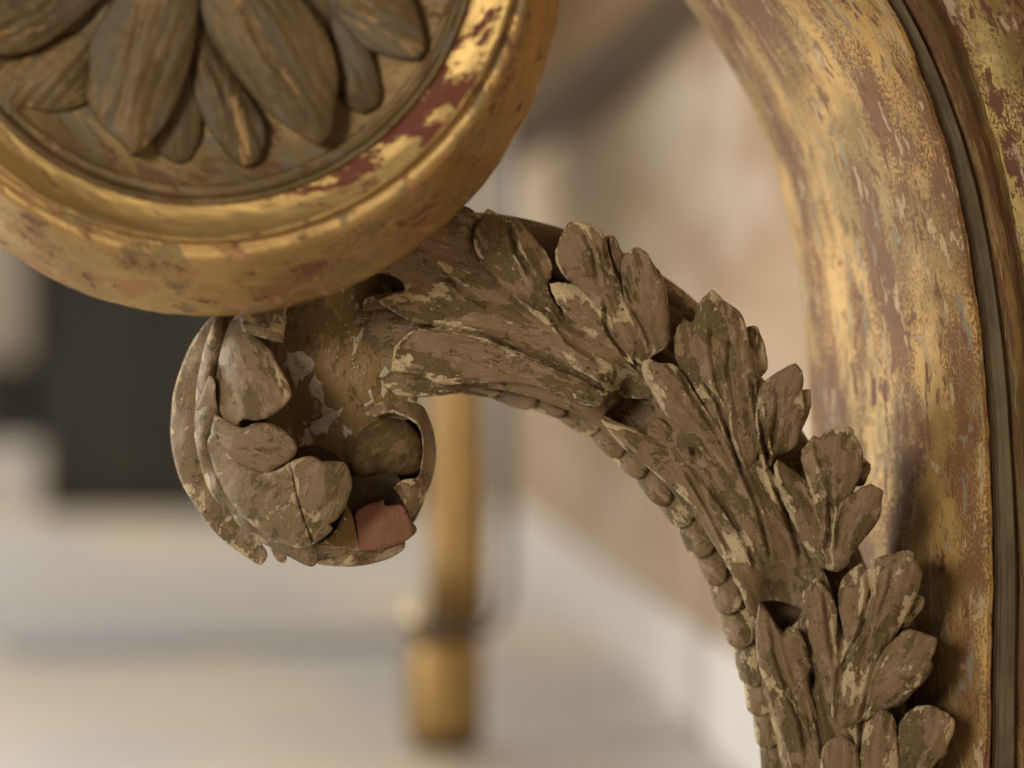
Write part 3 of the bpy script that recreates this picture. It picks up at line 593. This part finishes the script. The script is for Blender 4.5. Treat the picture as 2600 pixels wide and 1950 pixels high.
# big overturned lobes
sub_arm('curl_lobe', C(1, (620, 700), (600, 860), (530, 960), (478, 1130), (445, 1300), (432, 1450)) + C(2, (440, 240), (500, 370), (590, 440), (640, 370), (740, 378), (810, 360), (885, 322), (960, 252), (1002, 190), (985, 110), (940, 20)) + C(1, (905, 1265), (850, 1150), (730, 1042), (900, 900), (800, 700)),
    tps(cp([(1, 600, 860, 55), (1, 530, 960, 55), (1, 445, 1300, 60), (2, 440, 240, 70), (2, 590, 440, 102), (1, 560, 1050, 107), (1, 520, 1300, 114), (2, 560, 240, 126), (1, 650, 1250, 141), (1, 730, 1042, 117), (1, 820, 1350, 150), (2, 900, 180, 154), (2, 1000, 190, 147), (2, 740, 370, 144), (1, 850, 800, 102), (1, 700, 800, 96)])),
    'overturned lobe of the curl with a rounded tip', mat=MCURL, rough=.6, T=60, R=12, axis=(c1(600, 860), c2(800, 300)), grooves=False)
sub_arm('curl_lobe', C(1, (610, 700), (618, 860), (640, 1000), (720, 1035), (800, 1062), (865, 1082), (935, 1092), (958, 960), (965, 830), (960, 700)),
    tps(cp([(1, 618, 860, 108), (1, 720, 1035, 126), (1, 935, 1092, 102), (1, 960, 830, 70), (1, 800, 900, 117), (1, 790, 720, 102)])),
    'upper lobe of the curl tucked under the rosette', mat=MCURL, rough=.6, T=70, R=10, axis=(c1(620, 860), c1(950, 1000)), grooves=False)
sub_arm('curl_lobe', C(2, (430, 330), (560, 395), (640, 430), (720, 400), (810, 392), (905, 425), (1000, 500), (1047, 572), (1032, 630), (982, 682), (880, 745), (800, 790), (640, 760), (520, 700), (420, 560), (400, 440)),
    tps(cp([(2, 430, 330, 90), (2, 400, 440, 88), (2, 520, 700, 108), (2, 640, 430, 123), (2, 700, 560, 139), (2, 900, 560, 148), (2, 1040, 570, 138), (2, 880, 740, 141), (2, 560, 560, 120)])),
    'pointed middle lobe of the curl', mat=MCURL, rough=.6, T=70, R=12, axis=(c2(420, 420), c2(1047, 572)), grooves=False)
sub_arm('curl_lobe', C(2, (372, 560), (400, 480), (440, 470), (520, 600), (640, 705), (830, 765), (900, 745), (985, 692), (1012, 790), (1042, 950), (1085, 1090), (1130, 1220), (1166, 1312), (1060, 1334), (930, 1292), (760, 1202), (610, 1055), (485, 885), (405, 685)),
    tps(cp([(2, 372, 560, 80), (2, 485, 885, 85), (2, 760, 1202, 90), (2, 1060, 1334, 93), (2, 520, 700, 113), (2, 650, 950, 126), (2, 850, 1130, 126), (2, 1120, 1250, 117), (2, 830, 800, 150), (2, 985, 700, 159), (2, 1030, 950, 156), (2, 850, 950, 149)])),
    'broad lower lobe of the curl left of a hairline crack', mat=MCURL, rough=.6, T=80, R=10, axis=(c2(700, 1100), c2(1000, 700)), grooves=False)
sub_arm('curl_lobe', C(2, (994, 692), (1060, 660), (1165, 645), (1232, 680), (1320, 682), (1402, 692), (1432, 740), (1456, 850), (1432, 950), (1402, 1030), (1335, 1122), (1290, 1150), (1310, 1190), (1250, 1250), (1180, 1300), (1140, 1222), (1094, 1090), (1050, 950), (1018, 790)),
    tps(cp([(2, 994, 692, 159), (2, 1165, 650, 153), (2, 1402, 692, 138), (2, 1450, 850, 132), (2, 1200, 850, 169), (2, 1330, 900, 159), (2, 1050, 950, 157), (2, 1335, 1120, 126), (2, 1140, 1200, 126), (2, 1180, 1290, 111), (2, 1200, 1050, 150)])),
    'rounded nail-like tip lobe of the curl right of the crack', mat=MCURL, rough=.6, T=80, R=11, axis=(c2(1100, 1200), c2(1300, 700)), grooves=False)
# eye of the scroll
sub_arm('scroll_eye', C(2, (1450, 720), (1470, 580), (1510, 450), (1600, 375), (1725, 355), (1880, 395), (1975, 520), (2005, 640), (1970, 755), (1750, 800), (1500, 830)),
    tps(cp([(2, 1450, 720, -120), (2, 1510, 450, -100), (2, 1725, 355, -70), (2, 1945, 520, -40), (2, 1960, 700, -50), (2, 1750, 800, -90), (2, 1500, 830, -140), (2, 1740, 580, -28), (2, 1600, 600, -45), (2, 1850, 580, -24)])),
    'smooth olive ball eye of the scroll', mat=MEYE, T=120, R=26, bulge=12, rough=2.6, grooves=False, axis=(c2(1500, 800), c2(1850, 400)))
# rim that wraps round the eye
sub_arm('curl_rim', C(2, (1560, 330), (1640, 240), (1780, 215), (1900, 235), (1990, 275), (2030, 350), (2062, 440), (2086, 580), (2082, 700), (2045, 850), (1985, 980), (1925, 1080), (1885, 1125), (1850, 1020), (1800, 920), (1765, 880), (1830, 825), (1945, 800), (1975, 690), (1985, 560), (1950, 420), (1850, 350), (1720, 320), (1620, 350)),
    tps(cp([(2, 1560, 330, -55), (2, 1780, 215, -60), (2, 1990, 275, -75), (2, 2062, 440, -85), (2, 2086, 620, -88), (2, 2045, 850, -80), (2, 1900, 1110, -60), (2, 1950, 420, -10), (2, 1990, 600, -4), (2, 1940, 820, -10), (2, 1800, 900, -22), (2, 1720, 320, -30), (2, 1850, 1010, -18)])),
    'pale worn rim wrapping round the eye', T=220, R=12, axis=(c2(1700, 250), c2(2050, 800)), grooves=False)
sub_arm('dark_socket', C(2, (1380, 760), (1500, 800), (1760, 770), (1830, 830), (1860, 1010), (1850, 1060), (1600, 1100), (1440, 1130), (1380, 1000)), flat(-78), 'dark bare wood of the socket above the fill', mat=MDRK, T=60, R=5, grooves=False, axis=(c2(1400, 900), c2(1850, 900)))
sub_arm('fill_block', C(2, (1488, 1062), (1560, 1012), (1640, 985), (1690, 970), (1702, 1012), (1770, 1010), (1832, 1012), (1890, 1120), (1912, 1230), (1872, 1270), (1790, 1305), (1700, 1332), (1600, 1350), (1510, 1357), (1495, 1200)),
    tps(cp([(2, 1488, 1062, -20), (2, 1690, 970, -28), (2, 1832, 1012, -22), (2, 1912, 1230, -35), (2, 1700, 1332, -25), (2, 1510, 1357, -15), (2, 1700, 1150, -2)])),
    'clean salmon pink repair block set in the curl', mat=MSAL, T=120, R=5, rough=.3, grooves=False, axis=(c2(1700, 1330), c2(1700, 1000)))
sub_arm('curl_rim', C(2, (1895, 1125), (1942, 1190), (1930, 1222), (1895, 1252), (1870, 1180)), flat(-60), 'small chip at the end of the rim', T=60, R=5, grooves=False, grid=4)
sub_arm('curl_plate', C(2, (1150, 1330), (1260, 1265), (1340, 1180), (1390, 1060), (1410, 1000), (1450, 1060), (1488, 1190), (1512, 1352), (1400, 1350), (1300, 1340)), tps(cp([(2, 1150, 1330, 30), (2, 1410, 1000, -30), (2, 1512, 1352, -8), (2, 1350, 1250, 8)])), 'olive strip of the curl beside the repair block', mat=MOCH, T=90, R=7, grooves=False, axis=(c2(1400, 1050), c2(1400, 1350)))
sub_arm('curl_rim', C(2, (1160, 1300), (1260, 1300), (1400, 1320), (1510, 1325), (1620, 1318), (1720, 1296), (1850, 1250), (1852, 1325), (1838, 1345), (1750, 1402), (1600, 1450), (1450, 1470), (1300, 1465), (1190, 1442)),
    tps(cp([(2, 1160, 1300, 40), (2, 1510, 1330, -34), (2, 1850, 1260, -50), (2, 1700, 1310, -45), (2, 1300, 1465, -40), (2, 1600, 1450, -50), (2, 1838, 1345, -40), (2, 1450, 1400, 6)])),
    'pale lower rim of the curl', T=160, R=9, axis=(c2(1200, 1400), c2(1850, 1320)), grooves=False)
sub_arm('curl_splinter', C(2, (830, 1300), (930, 1300), (965, 1425), (945, 1446), (905, 1432)), flat(-20), 'small leaf point below the curl', T=60, R=4, grid=4, grooves=False)

# ---- rosette, lofted from measured rings: (cx, cy, radius, h)
def rings(name, R, mat, n=220, seed=0, rough=1.0, cap_last=False, cap_first=False):
    th = np.linspace(0, 2*math.pi, n, endpoint=False); V = []; flow = []; acc = 0; prev = None
    for k, (cx, cy, r, h) in enumerate(R):
        if prev is not None: acc += math.hypot(prev[2]-r, prev[3]-h)
        prev = (cx, cy, r, h)
        dr = rough*(vnoise(th*22+seed, np.full(n, k*1.3), seed)*3.0 + vnoise(th*70, np.full(n, k*2.1), seed+1)*1.6)
        V.append(W(cx+(r+dr)*np.cos(th), cy+(r+dr)*np.sin(th), h+dr*.8)); flow.append(np.c_[th*r, np.full(n, acc)+seed*91, 0*th]/100)
    nr = len(R); V = np.concatenate(V); flow = np.concatenate(flow); F = []
    for k in range(nr-1):
        for i in range(n):
            j = (i+1) % n; F.append((k*n+i, k*n+j, (k+1)*n+j, (k+1)*n+i))
    if cap_last: F.append(tuple((nr-1)*n+i for i in range(n)))
    if cap_first: F.append(tuple(range(n))[::-1])
    me = mesh_np(name, V, F, flow, np.full(len(V), 3.0))
    bm = bmesh.new(); bm.from_mesh(me); bmesh.ops.recalc_face_normals(bm, faces=bm.faces); bm.to_mesh(me); bm.free()
    return link(name, me, None, mat)
def lerp_rings(a, b, n, ease=lambda t: t, arc=0.0):
    out = []
    for i in range(n):
        t = i/n; e = ease(t); out.append(tuple(a[k]+(b[k]-a[k])*t for k in range(3)) + (a[3]+(b[3]-a[3])*e + arc*math.sin(math.pi*t),))
    return out
r1 = (530, -93, 895, 300); r2 = (517, -176, 838, 505)
RR = [(560, -40, 820, -420), (540, -75, 862, 60), (533, -88, 888, 250)] + lerp_rings(r1, r2, 14, arc=10) + [r2, (515, -188, 829, 507), (514, -195, 824, 499), (513, -199, 819, 500), (513, -200, 815, 516), (513, -200, 809, 528), (512, -199, 803, 526)]
rim = under_root(rings('rosette_rim', RR, MG_RIM, seed=31, cap_first=True))
tag(rim, 'round gilded rosette rim with stepped mouldings and red worn patches')
cv = lerp_rings((512, -199, 803, 526), (509, -189, 712, 498), 12, arc=-5) + [(509, -189, 712, 498)]
cove = rings('rosette_cove', cv, MG_COVE, seed=37)
fl_ = [(509, -189, 712, 498), (509, -188, 708, 506), (508, -187, 700, 508), (508, -187, 688, 500), (508, -186, 684, 486), (508, -186, 676, 482), (508, -186, 668, 488), (508, -186, 655, 478)]
fil = rings('rosette_fillet', fl_, MG_GROUND, seed=38)
gr = [(508, -186, 655, 478)] + [(508, -186, r, 466-6*math.sin(r/60.0)) for r in range(630, 20, -40)] + [(508, -186, 10, 466)]
ground = rings('rosette_ground', gr, MG_GROUND, seed=39, cap_last=True)
for o in (cove, fil, ground):
    o.parent = rim
RC = np.array([508., -186.])
def petal(poly, tip, hr, ht, bulge=38, label=None, veins=()):
    global GROOVES
    keep = GROOVES; GROOVES = []
    for v in veins[:1]: groove(v, 15, 3.5, 0)
    a = RC; b = np.array(tip, float); L = np.linalg.norm(b-a); e = (b-a)/L
    def hf(A):
        t = np.clip(((A-a)@e)/L, 0, 1.1); return hr+22+(ht-hr)*t
    o = patch('petal', poly, hf, T=80, R=4, bulge=bulge*.6, cap=200., axis=(tuple(RC), tip), mat=MG_PETAL, grid=6, step=6, rough=.6, rib=(2.8, 34), jit=1.5)
    GROOVES = keep
    o.parent = rim
    if label: tag(o, label)
    return o
P = C0
petal(P((0, 470), (-30, 300), (40, 230), (100, 215), (220, 150), (310, 110), (420, -100), (480, -200), (620, -260), (420, 100), (350, 250), (335, 395), (200, 437), (90, 420), (60, 470)), C0((180, 430))[0], 452, 456, 30)
petal(P((600, 560), (640, 430), (700, 300), (760, 100), (820, 300), (790, 470), (770, 560), (740, 620), (690, 637), (640, 612)), C0((690, 630))[0], 448, 452, 26)
petal(P((735, 280), (755, 400), (820, 520), (880, 600), (935, 645), (985, 640), (1020, 590), (1030, 490), (980, 390), (900, 260), (830, 150), (780, 0), (760, -100)), C0((960, 640))[0], 456, 468, 30, veins=(C0((800, 200), (900, 450), (960, 610)),))
petal(P((1270, 40), (1290, 200), (1310, 330), (1330, 400), (1400, 440), (1450, 425), (1475, 390), (1465, 290), (1420, 160), (1330, 20), (1200, -160)), C0((1420, 435))[0], 456, 466, 30, veins=(C0((1300, 80), (1390, 280), (1415, 400)),))
petal(P((1180, -120), (1270, 20), (1350, 120), (1420, 190), (1465, 205), (1560, 228), (1625, 222), (1648, 180), (1635, 100), (1600, 0), (1500, -140), (1300, -220)), C0((1600, 220))[0], 470, 484, 34, veins=(C0((1350, 0), (1480, 110), (1600, 200)), C0((1450, -40), (1560, 80), (1620, 170))))
petal(P((-320, 160), (-150, 210), (0, 215), (130, 195), (250, 125), (370, 25), (480, -90), (640, -240), (560, -320), (300, -220), (0, -60)), C0((-100, 205))[0], 478, 500, 40, 'broad grey petal of the rosette', veins=(C0((400, -150), (150, 50), (-50, 150)),))
petal(P((510, 605), (470, 560), (400, 500), (360, 440), (333, 370), (345, 250), (340, 200), (400, 60), (480, -60), (640, -260), (760, -200), (772, 0), (762, 150), (730, 290), (690, 400), (620, 510), (560, 572)), C0((500, 600))[0], 486, 512, 44, 'rounded brown petal of the rosette with a pale streak', veins=(C0((560, -50), (520, 200), (470, 380), (430, 520)), C0((660, 0), (610, 250), (540, 460))))
petal(P((1238, 562), (1140, 510), (1040, 440), (950, 340), (860, 225), (800, 115), (772, 0), (770, -120), (820, -260), (960, -240), (1120, -60), (1220, 60), (1280, 160), (1312, 300), (1300, 420), (1290, 500), (1262, 545)), C0((1240, 555))[0], 486, 514, 46, 'large pointed petal of the rosette', veins=(C0((900, -50), (1020, 180), (1150, 380), (1225, 520)), C0((1040, -50), (1190, 150), (1240, 380), (1245, 500))))
big = np.array(P((1238, 562), (1140, 510), (1040, 440), (950, 340), (860, 225), (800, 115), (772, 0), (770, -120), (820, -260), (960, -240), (1120, -60), (1220, 60), (1280, 160), (1312, 300), (1300, 420), (1290, 500), (1262, 545)))
for dg in (-75, -125, -175, 130):        # petals of the upper half, above the frame
    ca, sa = math.cos(math.radians(dg)), math.sin(math.radians(dg)); Rm = np.array([[ca, sa], [-sa, ca]])
    petal([tuple(q) for q in (big-RC)@Rm+RC], tuple((np.array(C0((1240, 555))[0])-RC)@Rm+RC), 480, 500, 44)
# boss at the rosette's centre (above the frame)
boss = rings('rosette_boss', [(508, -186, 150, 440), (508, -186, 150, 540), (508, -186, 130, 575), (508, -186, 90, 600), (508, -186, 40, 612), (508, -186, 8, 614)], MG_PETAL, n=60, seed=50, cap_last=True)
boss.parent = rim
# volute crest joining shaft and rosette
crest = under_root(patch('volute_crest', [(1470, -300), (2560, -300), (2480, -800), (2150, -1300), (1600, -1600), (900, -1680), (300, -1560), (200, -1200), (600, -1000), (1000, -850), (1300, -600)], flat(-150), T=560, R=60, mat=MG_SHAFT, grid=30, step=25, grooves=False))

# ================================================================= background
def mat_simple(name, build):
    m, nt, bs = newmat(name); tc = N(nt, 'ShaderNodeTexCoord'); build(nt, bs, tc.outputs['Object']); return m
def b_floor(nt, bs, v):
    n = noise(nt, mapping(nt, v, (1, .5, 1)), 2.4, 3, .5, .3); n2 = noise(nt, v, 9, 5)
    c = mix(nt, step_(nt, n, .43, .57), (.51, .425, .31), (.35, .36, .36)); c = mix(nt, math_(nt, 'MULTIPLY', n2, .3), c, (.60, .54, .45))
    lk(nt, c, bs.inputs['Base Color']); bs.inputs['Roughness'].default_value = .38
def b_marble(nt, bs, v):
    vv = mapping(nt, mapping(nt, v, (1, .2, 1.0)), rot=(math.radians(30), 0, 0))
    n = noise(nt, mapping(nt, vv, (1, 1.6, 1.0)), 5.5, 5, .55, .6); n2 = noise(nt, mapping(nt, vv, (1, 1.5, 1.0), (3, 8, 1)), 7.5, 5, .55, .5)
    c = mix(nt, step_(nt, n, .38, .66), (.58, .43, .285), (.42, .285, .17)); c = mix(nt, math_(nt, 'MULTIPLY', step_(nt, n2, .50, .68), .65), c, (.78, .69, .57))
    lk(nt, c, bs.inputs['Base Color']); bs.inputs['Roughness'].default_value = .42
def flatmat(name, c, r=.6, metal=0.0, var=.25, sc=8):
    def b(nt, bs, v):
        n = noise(nt, v, sc, 5); lk(nt, mix(nt, n, tuple(x*(1-var) for x in c), tuple(min(1, x*(1+var)) for x in c)), bs.inputs['Base Color'])
        bs.inputs['Roughness'].default_value = r; bs.inputs['Metallic'].default_value = metal
    return mat_simple(name, b)
M_FLOOR = mat_simple('stone_floor', b_floor); M_MARB = mat_simple('brown_marble', b_marble)
M_WHITE = flatmat('white_marble', (.74, .72, .68), .35, var=.12); M_PLAST = flatmat('pale_plaster', (.60, .56, .49), .8, var=.08, sc=3)
M_DARK = flatmat('dark_panel', (.034, .033, .023), .5); M_WOOD = flatmat('brown_wood', (.34, .215, .105), .5, sc=5); M_DWOOD = flatmat('dark_wood', (.09, .06, .03), .5)
M_BRASS = flatmat('old_gilt', (.28, .172, .056), .45, .55, .5, 40); M_GREY = flatmat('stripe_shade_grey', (.14, .16, .18), .5, var=.15); M_CORNER = flatmat('corner_shade_grey', (.16, .15, .135), .5, .3)
M_PALE = flatmat('pale_stone', (.42, .37, .30), .6, var=.15); M_BALL = flatmat('glint_brass', (.95, .74, .42), .3, .9, .05)
def quadmesh(name, pts, mat, parent=None):
    me = bpy.data.meshes.new(name); me.from_pydata([tuple(p) for p in pts], [], [tuple(range(len(pts)))]); me.update(); return link(name, me, parent, mat)
tag(quadmesh('floor', [(-6, -4, 0), (3, -4, 0), (3, 8, 0), (-6, 8, 0)], M_FLOOR), kind='structure')
def boxo(name, lo, hi, mat, parent=None, bev=.004):
    o = link(name, box_mesh(name, lo, hi, bev), None, mat)
    if parent is not None: o.parent = parent; o.matrix_parent_inverse = parent.matrix_world.inverted()
    return o
def obox(name, p0, p1, z0, z1, thick, mat, parent=None, bev=.003):
    """box along p0->p1 (x,y), thickness to the right-hand side"""
    p0 = Vector((*p0, 0)); p1 = Vector((*p1, 0)); e = (p1-p0).normalized(); n = Vector((e.y, -e.x, 0))*thick
    bm = bmesh.new(); vs = [bm.verts.new((q.x, q.y, z)) for z in (z0, z1) for q in (p0, p1, p1+n, p0+n)]
    for f in ((0, 1, 2, 3), (7, 6, 5, 4), (0, 4, 5, 1), (1, 5, 6, 2), (2, 6, 7, 3), (3, 7, 4, 0)): bm.faces.new([vs[i] for i in f])
    bmesh.ops.recalc_face_normals(bm, faces=bm.faces); bmesh.ops.bevel(bm, geom=bm.edges[:], offset=bev, segments=2, affect='EDGES')
    me = bpy.data.meshes.new(name); bm.to_mesh(me); bm.free(); o = link(name, me, None, mat)
    if parent is not None: o.parent = parent; o.matrix_parent_inverse = parent.matrix_world.inverted()
    return o
# wall of brown marble on the right, running away from the viewer, with a white plinth
wl = lambda d: .157-(d-1.9)*.0638
wall = obox('wall', (wl(4.36), 3.36), (wl(-1.5), -2.5), 0, 2.6, -.25, M_MARB); tag(wall, kind='structure')
tag(obox('skirting', (wl(4.36)-.012, 3.36), (wl(1.3)-.012, 0.3), 0, .075, -.0118, M_WHITE), kind='structure')
backw = boxo('back_wall', (-5, 4.95, 0), (2.5, 5.15, 3.0), M_PLAST); tag(backw, kind='structure')
shade_stripe = quadmesh('floor_shadow_stripe', [B(10, 1668, .256/((1668-975)*S))[:2]+(.003,), B(1010, 1640, .256/((1640-975)*S))[:2]+(.003,), B(1010, 1600, .256/((1600-975)*S))[:2]+(.003,), B(10, 1622, .256/((1622-975)*S))[:2]+(.003,)] if False else [(-.46, 1.66, .003), (-.10, 1.78, .003), (-.11, 1.93, .003), (-.52, 1.83, .003)], M_GREY); tag(shade_stripe, kind='structure')  # grey sheet on the floor, painted in place of a cast shadow stripe
# dark cabinet far left
cab = bpy.data.objects.new('dark_cabinet', None); col.objects.link(cab); cab.location = (-.55, 4.6, 0); bpy.context.view_layer.update()
tag(cab, 'dark low cabinet standing far off against the pale wall', 'cabinet')
a = B(100, 600, 5.6); b = B(720, 1290, 5.6)
boxo('carcass', (a.x, 4.6, .02), (b.x, 4.93, a.z), M_DARK, cab)
boxo('door', (a.x+.03, 4.585, .05), ((a.x+b.x)/2-.005, 4.60, a.z-.03), M_DARK, cab); boxo('door', ((a.x+b.x)/2+.005, 4.585, .05), (b.x-.03, 4.60, a.z-.03), M_DARK, cab)
boxo('top', (a.x-.02, 4.56, a.z), (b.x+.02, 4.945, a.z+.03), M_WHITE, cab)
boxo('plinth', (a.x+.02, 4.62, 0), (b.x-.02, 4.92, .02), M_DARK, cab)
# pale pilaster beside it
pil = bpy.data.objects.new('pilaster', None); col.objects.link(pil); pil.location = (-.95, 4.6, 0); bpy.context.view_layer.update()
tag(pil, 'pale stone pilaster beside the dark cabinet', 'pilaster')
p1 = B(70, 1100, 5.6); boxo('pilaster_shaft', (p1.x-.22, 4.6, .30), (p1.x, 4.80, 1.6), M_PALE, pil)
boxo('dark_collar', (p1.x-.24, 4.58, .14), (p1.x-.02, 4.82, .30), M_DARK, pil); boxo('pilaster_base', (p1.x-.24, 4.56, 0), (p1.x+.03, 4.84, .14), M_WHITE, pil)
# second leg, far down the wall, with its table
tb = bpy.data.objects.new('side_table', None); col.objects.link(tb); lx = float(B(1160, 975, 2.0).x); tb.location = (lx, 1.0, 0); bpy.context.view_layer.update()
tag(tb, 'gilt table with a straight slender fluted leg standing along the marble wall', 'table')
def lathe(name, prof, mat, cx, cy, n=48, flutes=0, amp=0.0, parent=None):
    V = []; F = []
    for r, z, fa in prof:
        for i in range(n):
            t = 2*math.pi*i/n; rr = r*(1-amp*fa*(.5+.5*math.cos(flutes*t))); V.append((cx+rr*math.cos(t), cy+rr*math.sin(t), z))
    for k in range(len(prof)-1):
        for i in range(n): j = (i+1) % n; F.append((k*n+i, k*n+j, (k+1)*n+j, (k+1)*n+i))
    F.append(tuple(range(n))[::-1]); F.append(tuple((len(prof)-1)*n+i for i in range(n)))
    me = mesh_np(name, V, F); o = link(name, me, None, mat)
    if parent is not None: o.parent = parent; o.matrix_parent_inverse = parent.matrix_world.inverted()
    return o
zz = lambda y: CZ+(975-y)*S*2.0
pw = lambda p: p*S*2.0
lathe('leg', [(pw(80), zz(1570), 1), (pw(78), zz(1400), 1), (pw(73), zz(1200), 1), (pw(69), zz(1000), 1), (pw(67), zz(800), 1), (pw(40), zz(770), 0), (pw(12), zz(755), 0)], M_BRASS, lx, 1.0, flutes=10, amp=.16, parent=tb, n=80)
lathe('leg_spindle', [(pw(9), zz(770), 0), (pw(8), zz(500), 0), (pw(8), .6645, 0)], M_BRASS, float(B(1226, 975, 2.0).x), 1.0, parent=tb, n=20)
lxx = float(B(1128, 975, 2.0).x)
lathe('leg_block', [(pw(98), zz(1872), 0), (pw(101), zz(1820), 0), (pw(101), zz(1670), 0), (pw(96), zz(1640), 0), (pw(80), zz(1622), 0)], M_BRASS, lxx, 1.0, parent=tb)
lathe('collar', [(pw(80), zz(1622), 0), (pw(98), zz(1605), 0), (pw(102), zz(1590), 0), (pw(94), zz(1572), 0), (pw(76), zz(1560), 0)], M_DWOOD, lxx, 1.0, parent=tb)
lathe('foot', [(pw(70), 0.0005, 0), (pw(82), zz(1900), 0), (pw(84), zz(1870), 0)], M_DWOOD, lxx, 1.0, parent=tb)
bx0 = B(1052, 1562, 1.97)
lathe('glint_bead', [(pw(2), bx0.z-pw(24), 0)]+[(pw(24)*math.cos(t), bx0.z+pw(24)*math.sin(t), 0) for t in np.linspace(-1.4, 1.4, 13)]+[(pw(2), bx0.z+pw(24), 0)], M_BALL, bx0.x, bx0.y, n=24, parent=tb)  # bright ball added beside the leg to give a point highlight
def tube(name, pts, r, mat, parent, n=10):
    pts = [Vector(p) for p in pts]; V = []; F = []
    for i, p in enumerate(pts):
        t = (pts[min(i+1, len(pts)-1)]-pts[max(i-1, 0)]).normalized(); s = t.cross(Vector((0, 1, 0))).normalized(); u = s.cross(t)
        for j in range(n): a_ = 2*math.pi*j/n; V.append(tuple(p+s*r*math.cos(a_)+u*r*math.sin(a_)))
    for i in range(len(pts)-1):
        for j in range(n): k = (j+1) % n; F.append((i*n+j, i*n+k, (i+1)*n+k, (i+1)*n+j))
    me = mesh_np(name, V, F); o = link(name, me, None, mat); o.parent = parent; o.matrix_parent_inverse = parent.matrix_world.inverted(); return o
tube('corner_shadow_line', [B(1298, -300, 2.02), B(1298, 900, 2.02), B(1296, 1300, 2.02), B(1292, 1480, 2.02), B(1278, 1550, 2.02), B(1250, 1595, 2.02), B(1200, 1620, 2.02)], pw(13), M_CORNER, tb)  # grey tube standing in for the dark shaded edge of the wall corner
boxo('table_top', (-.26, .7, .665), (.10, 2.45, .70), M_WOOD, tb)
q0 = (.1395, .9); q1 = (.0216, 2.12)
e_ = ((q1[0]-q0[0])/1.22, 1.0)
pA = (q0[0]-e_[0]*.25, q0[1]-.25); pB = (q1[0]+e_[0]*.4, q1[1]+.4)
obox('rail', pA, pB, .556, .664, .03, M_WOOD, tb); obox('rail_shadow_strip', (pA[0]-.008, pA[1]), (pB[0]-.008, pB[1]), .524, .5555, .04, M_DWOOD, tb)  # dark lower strip stands for the shadow band beneath the rail
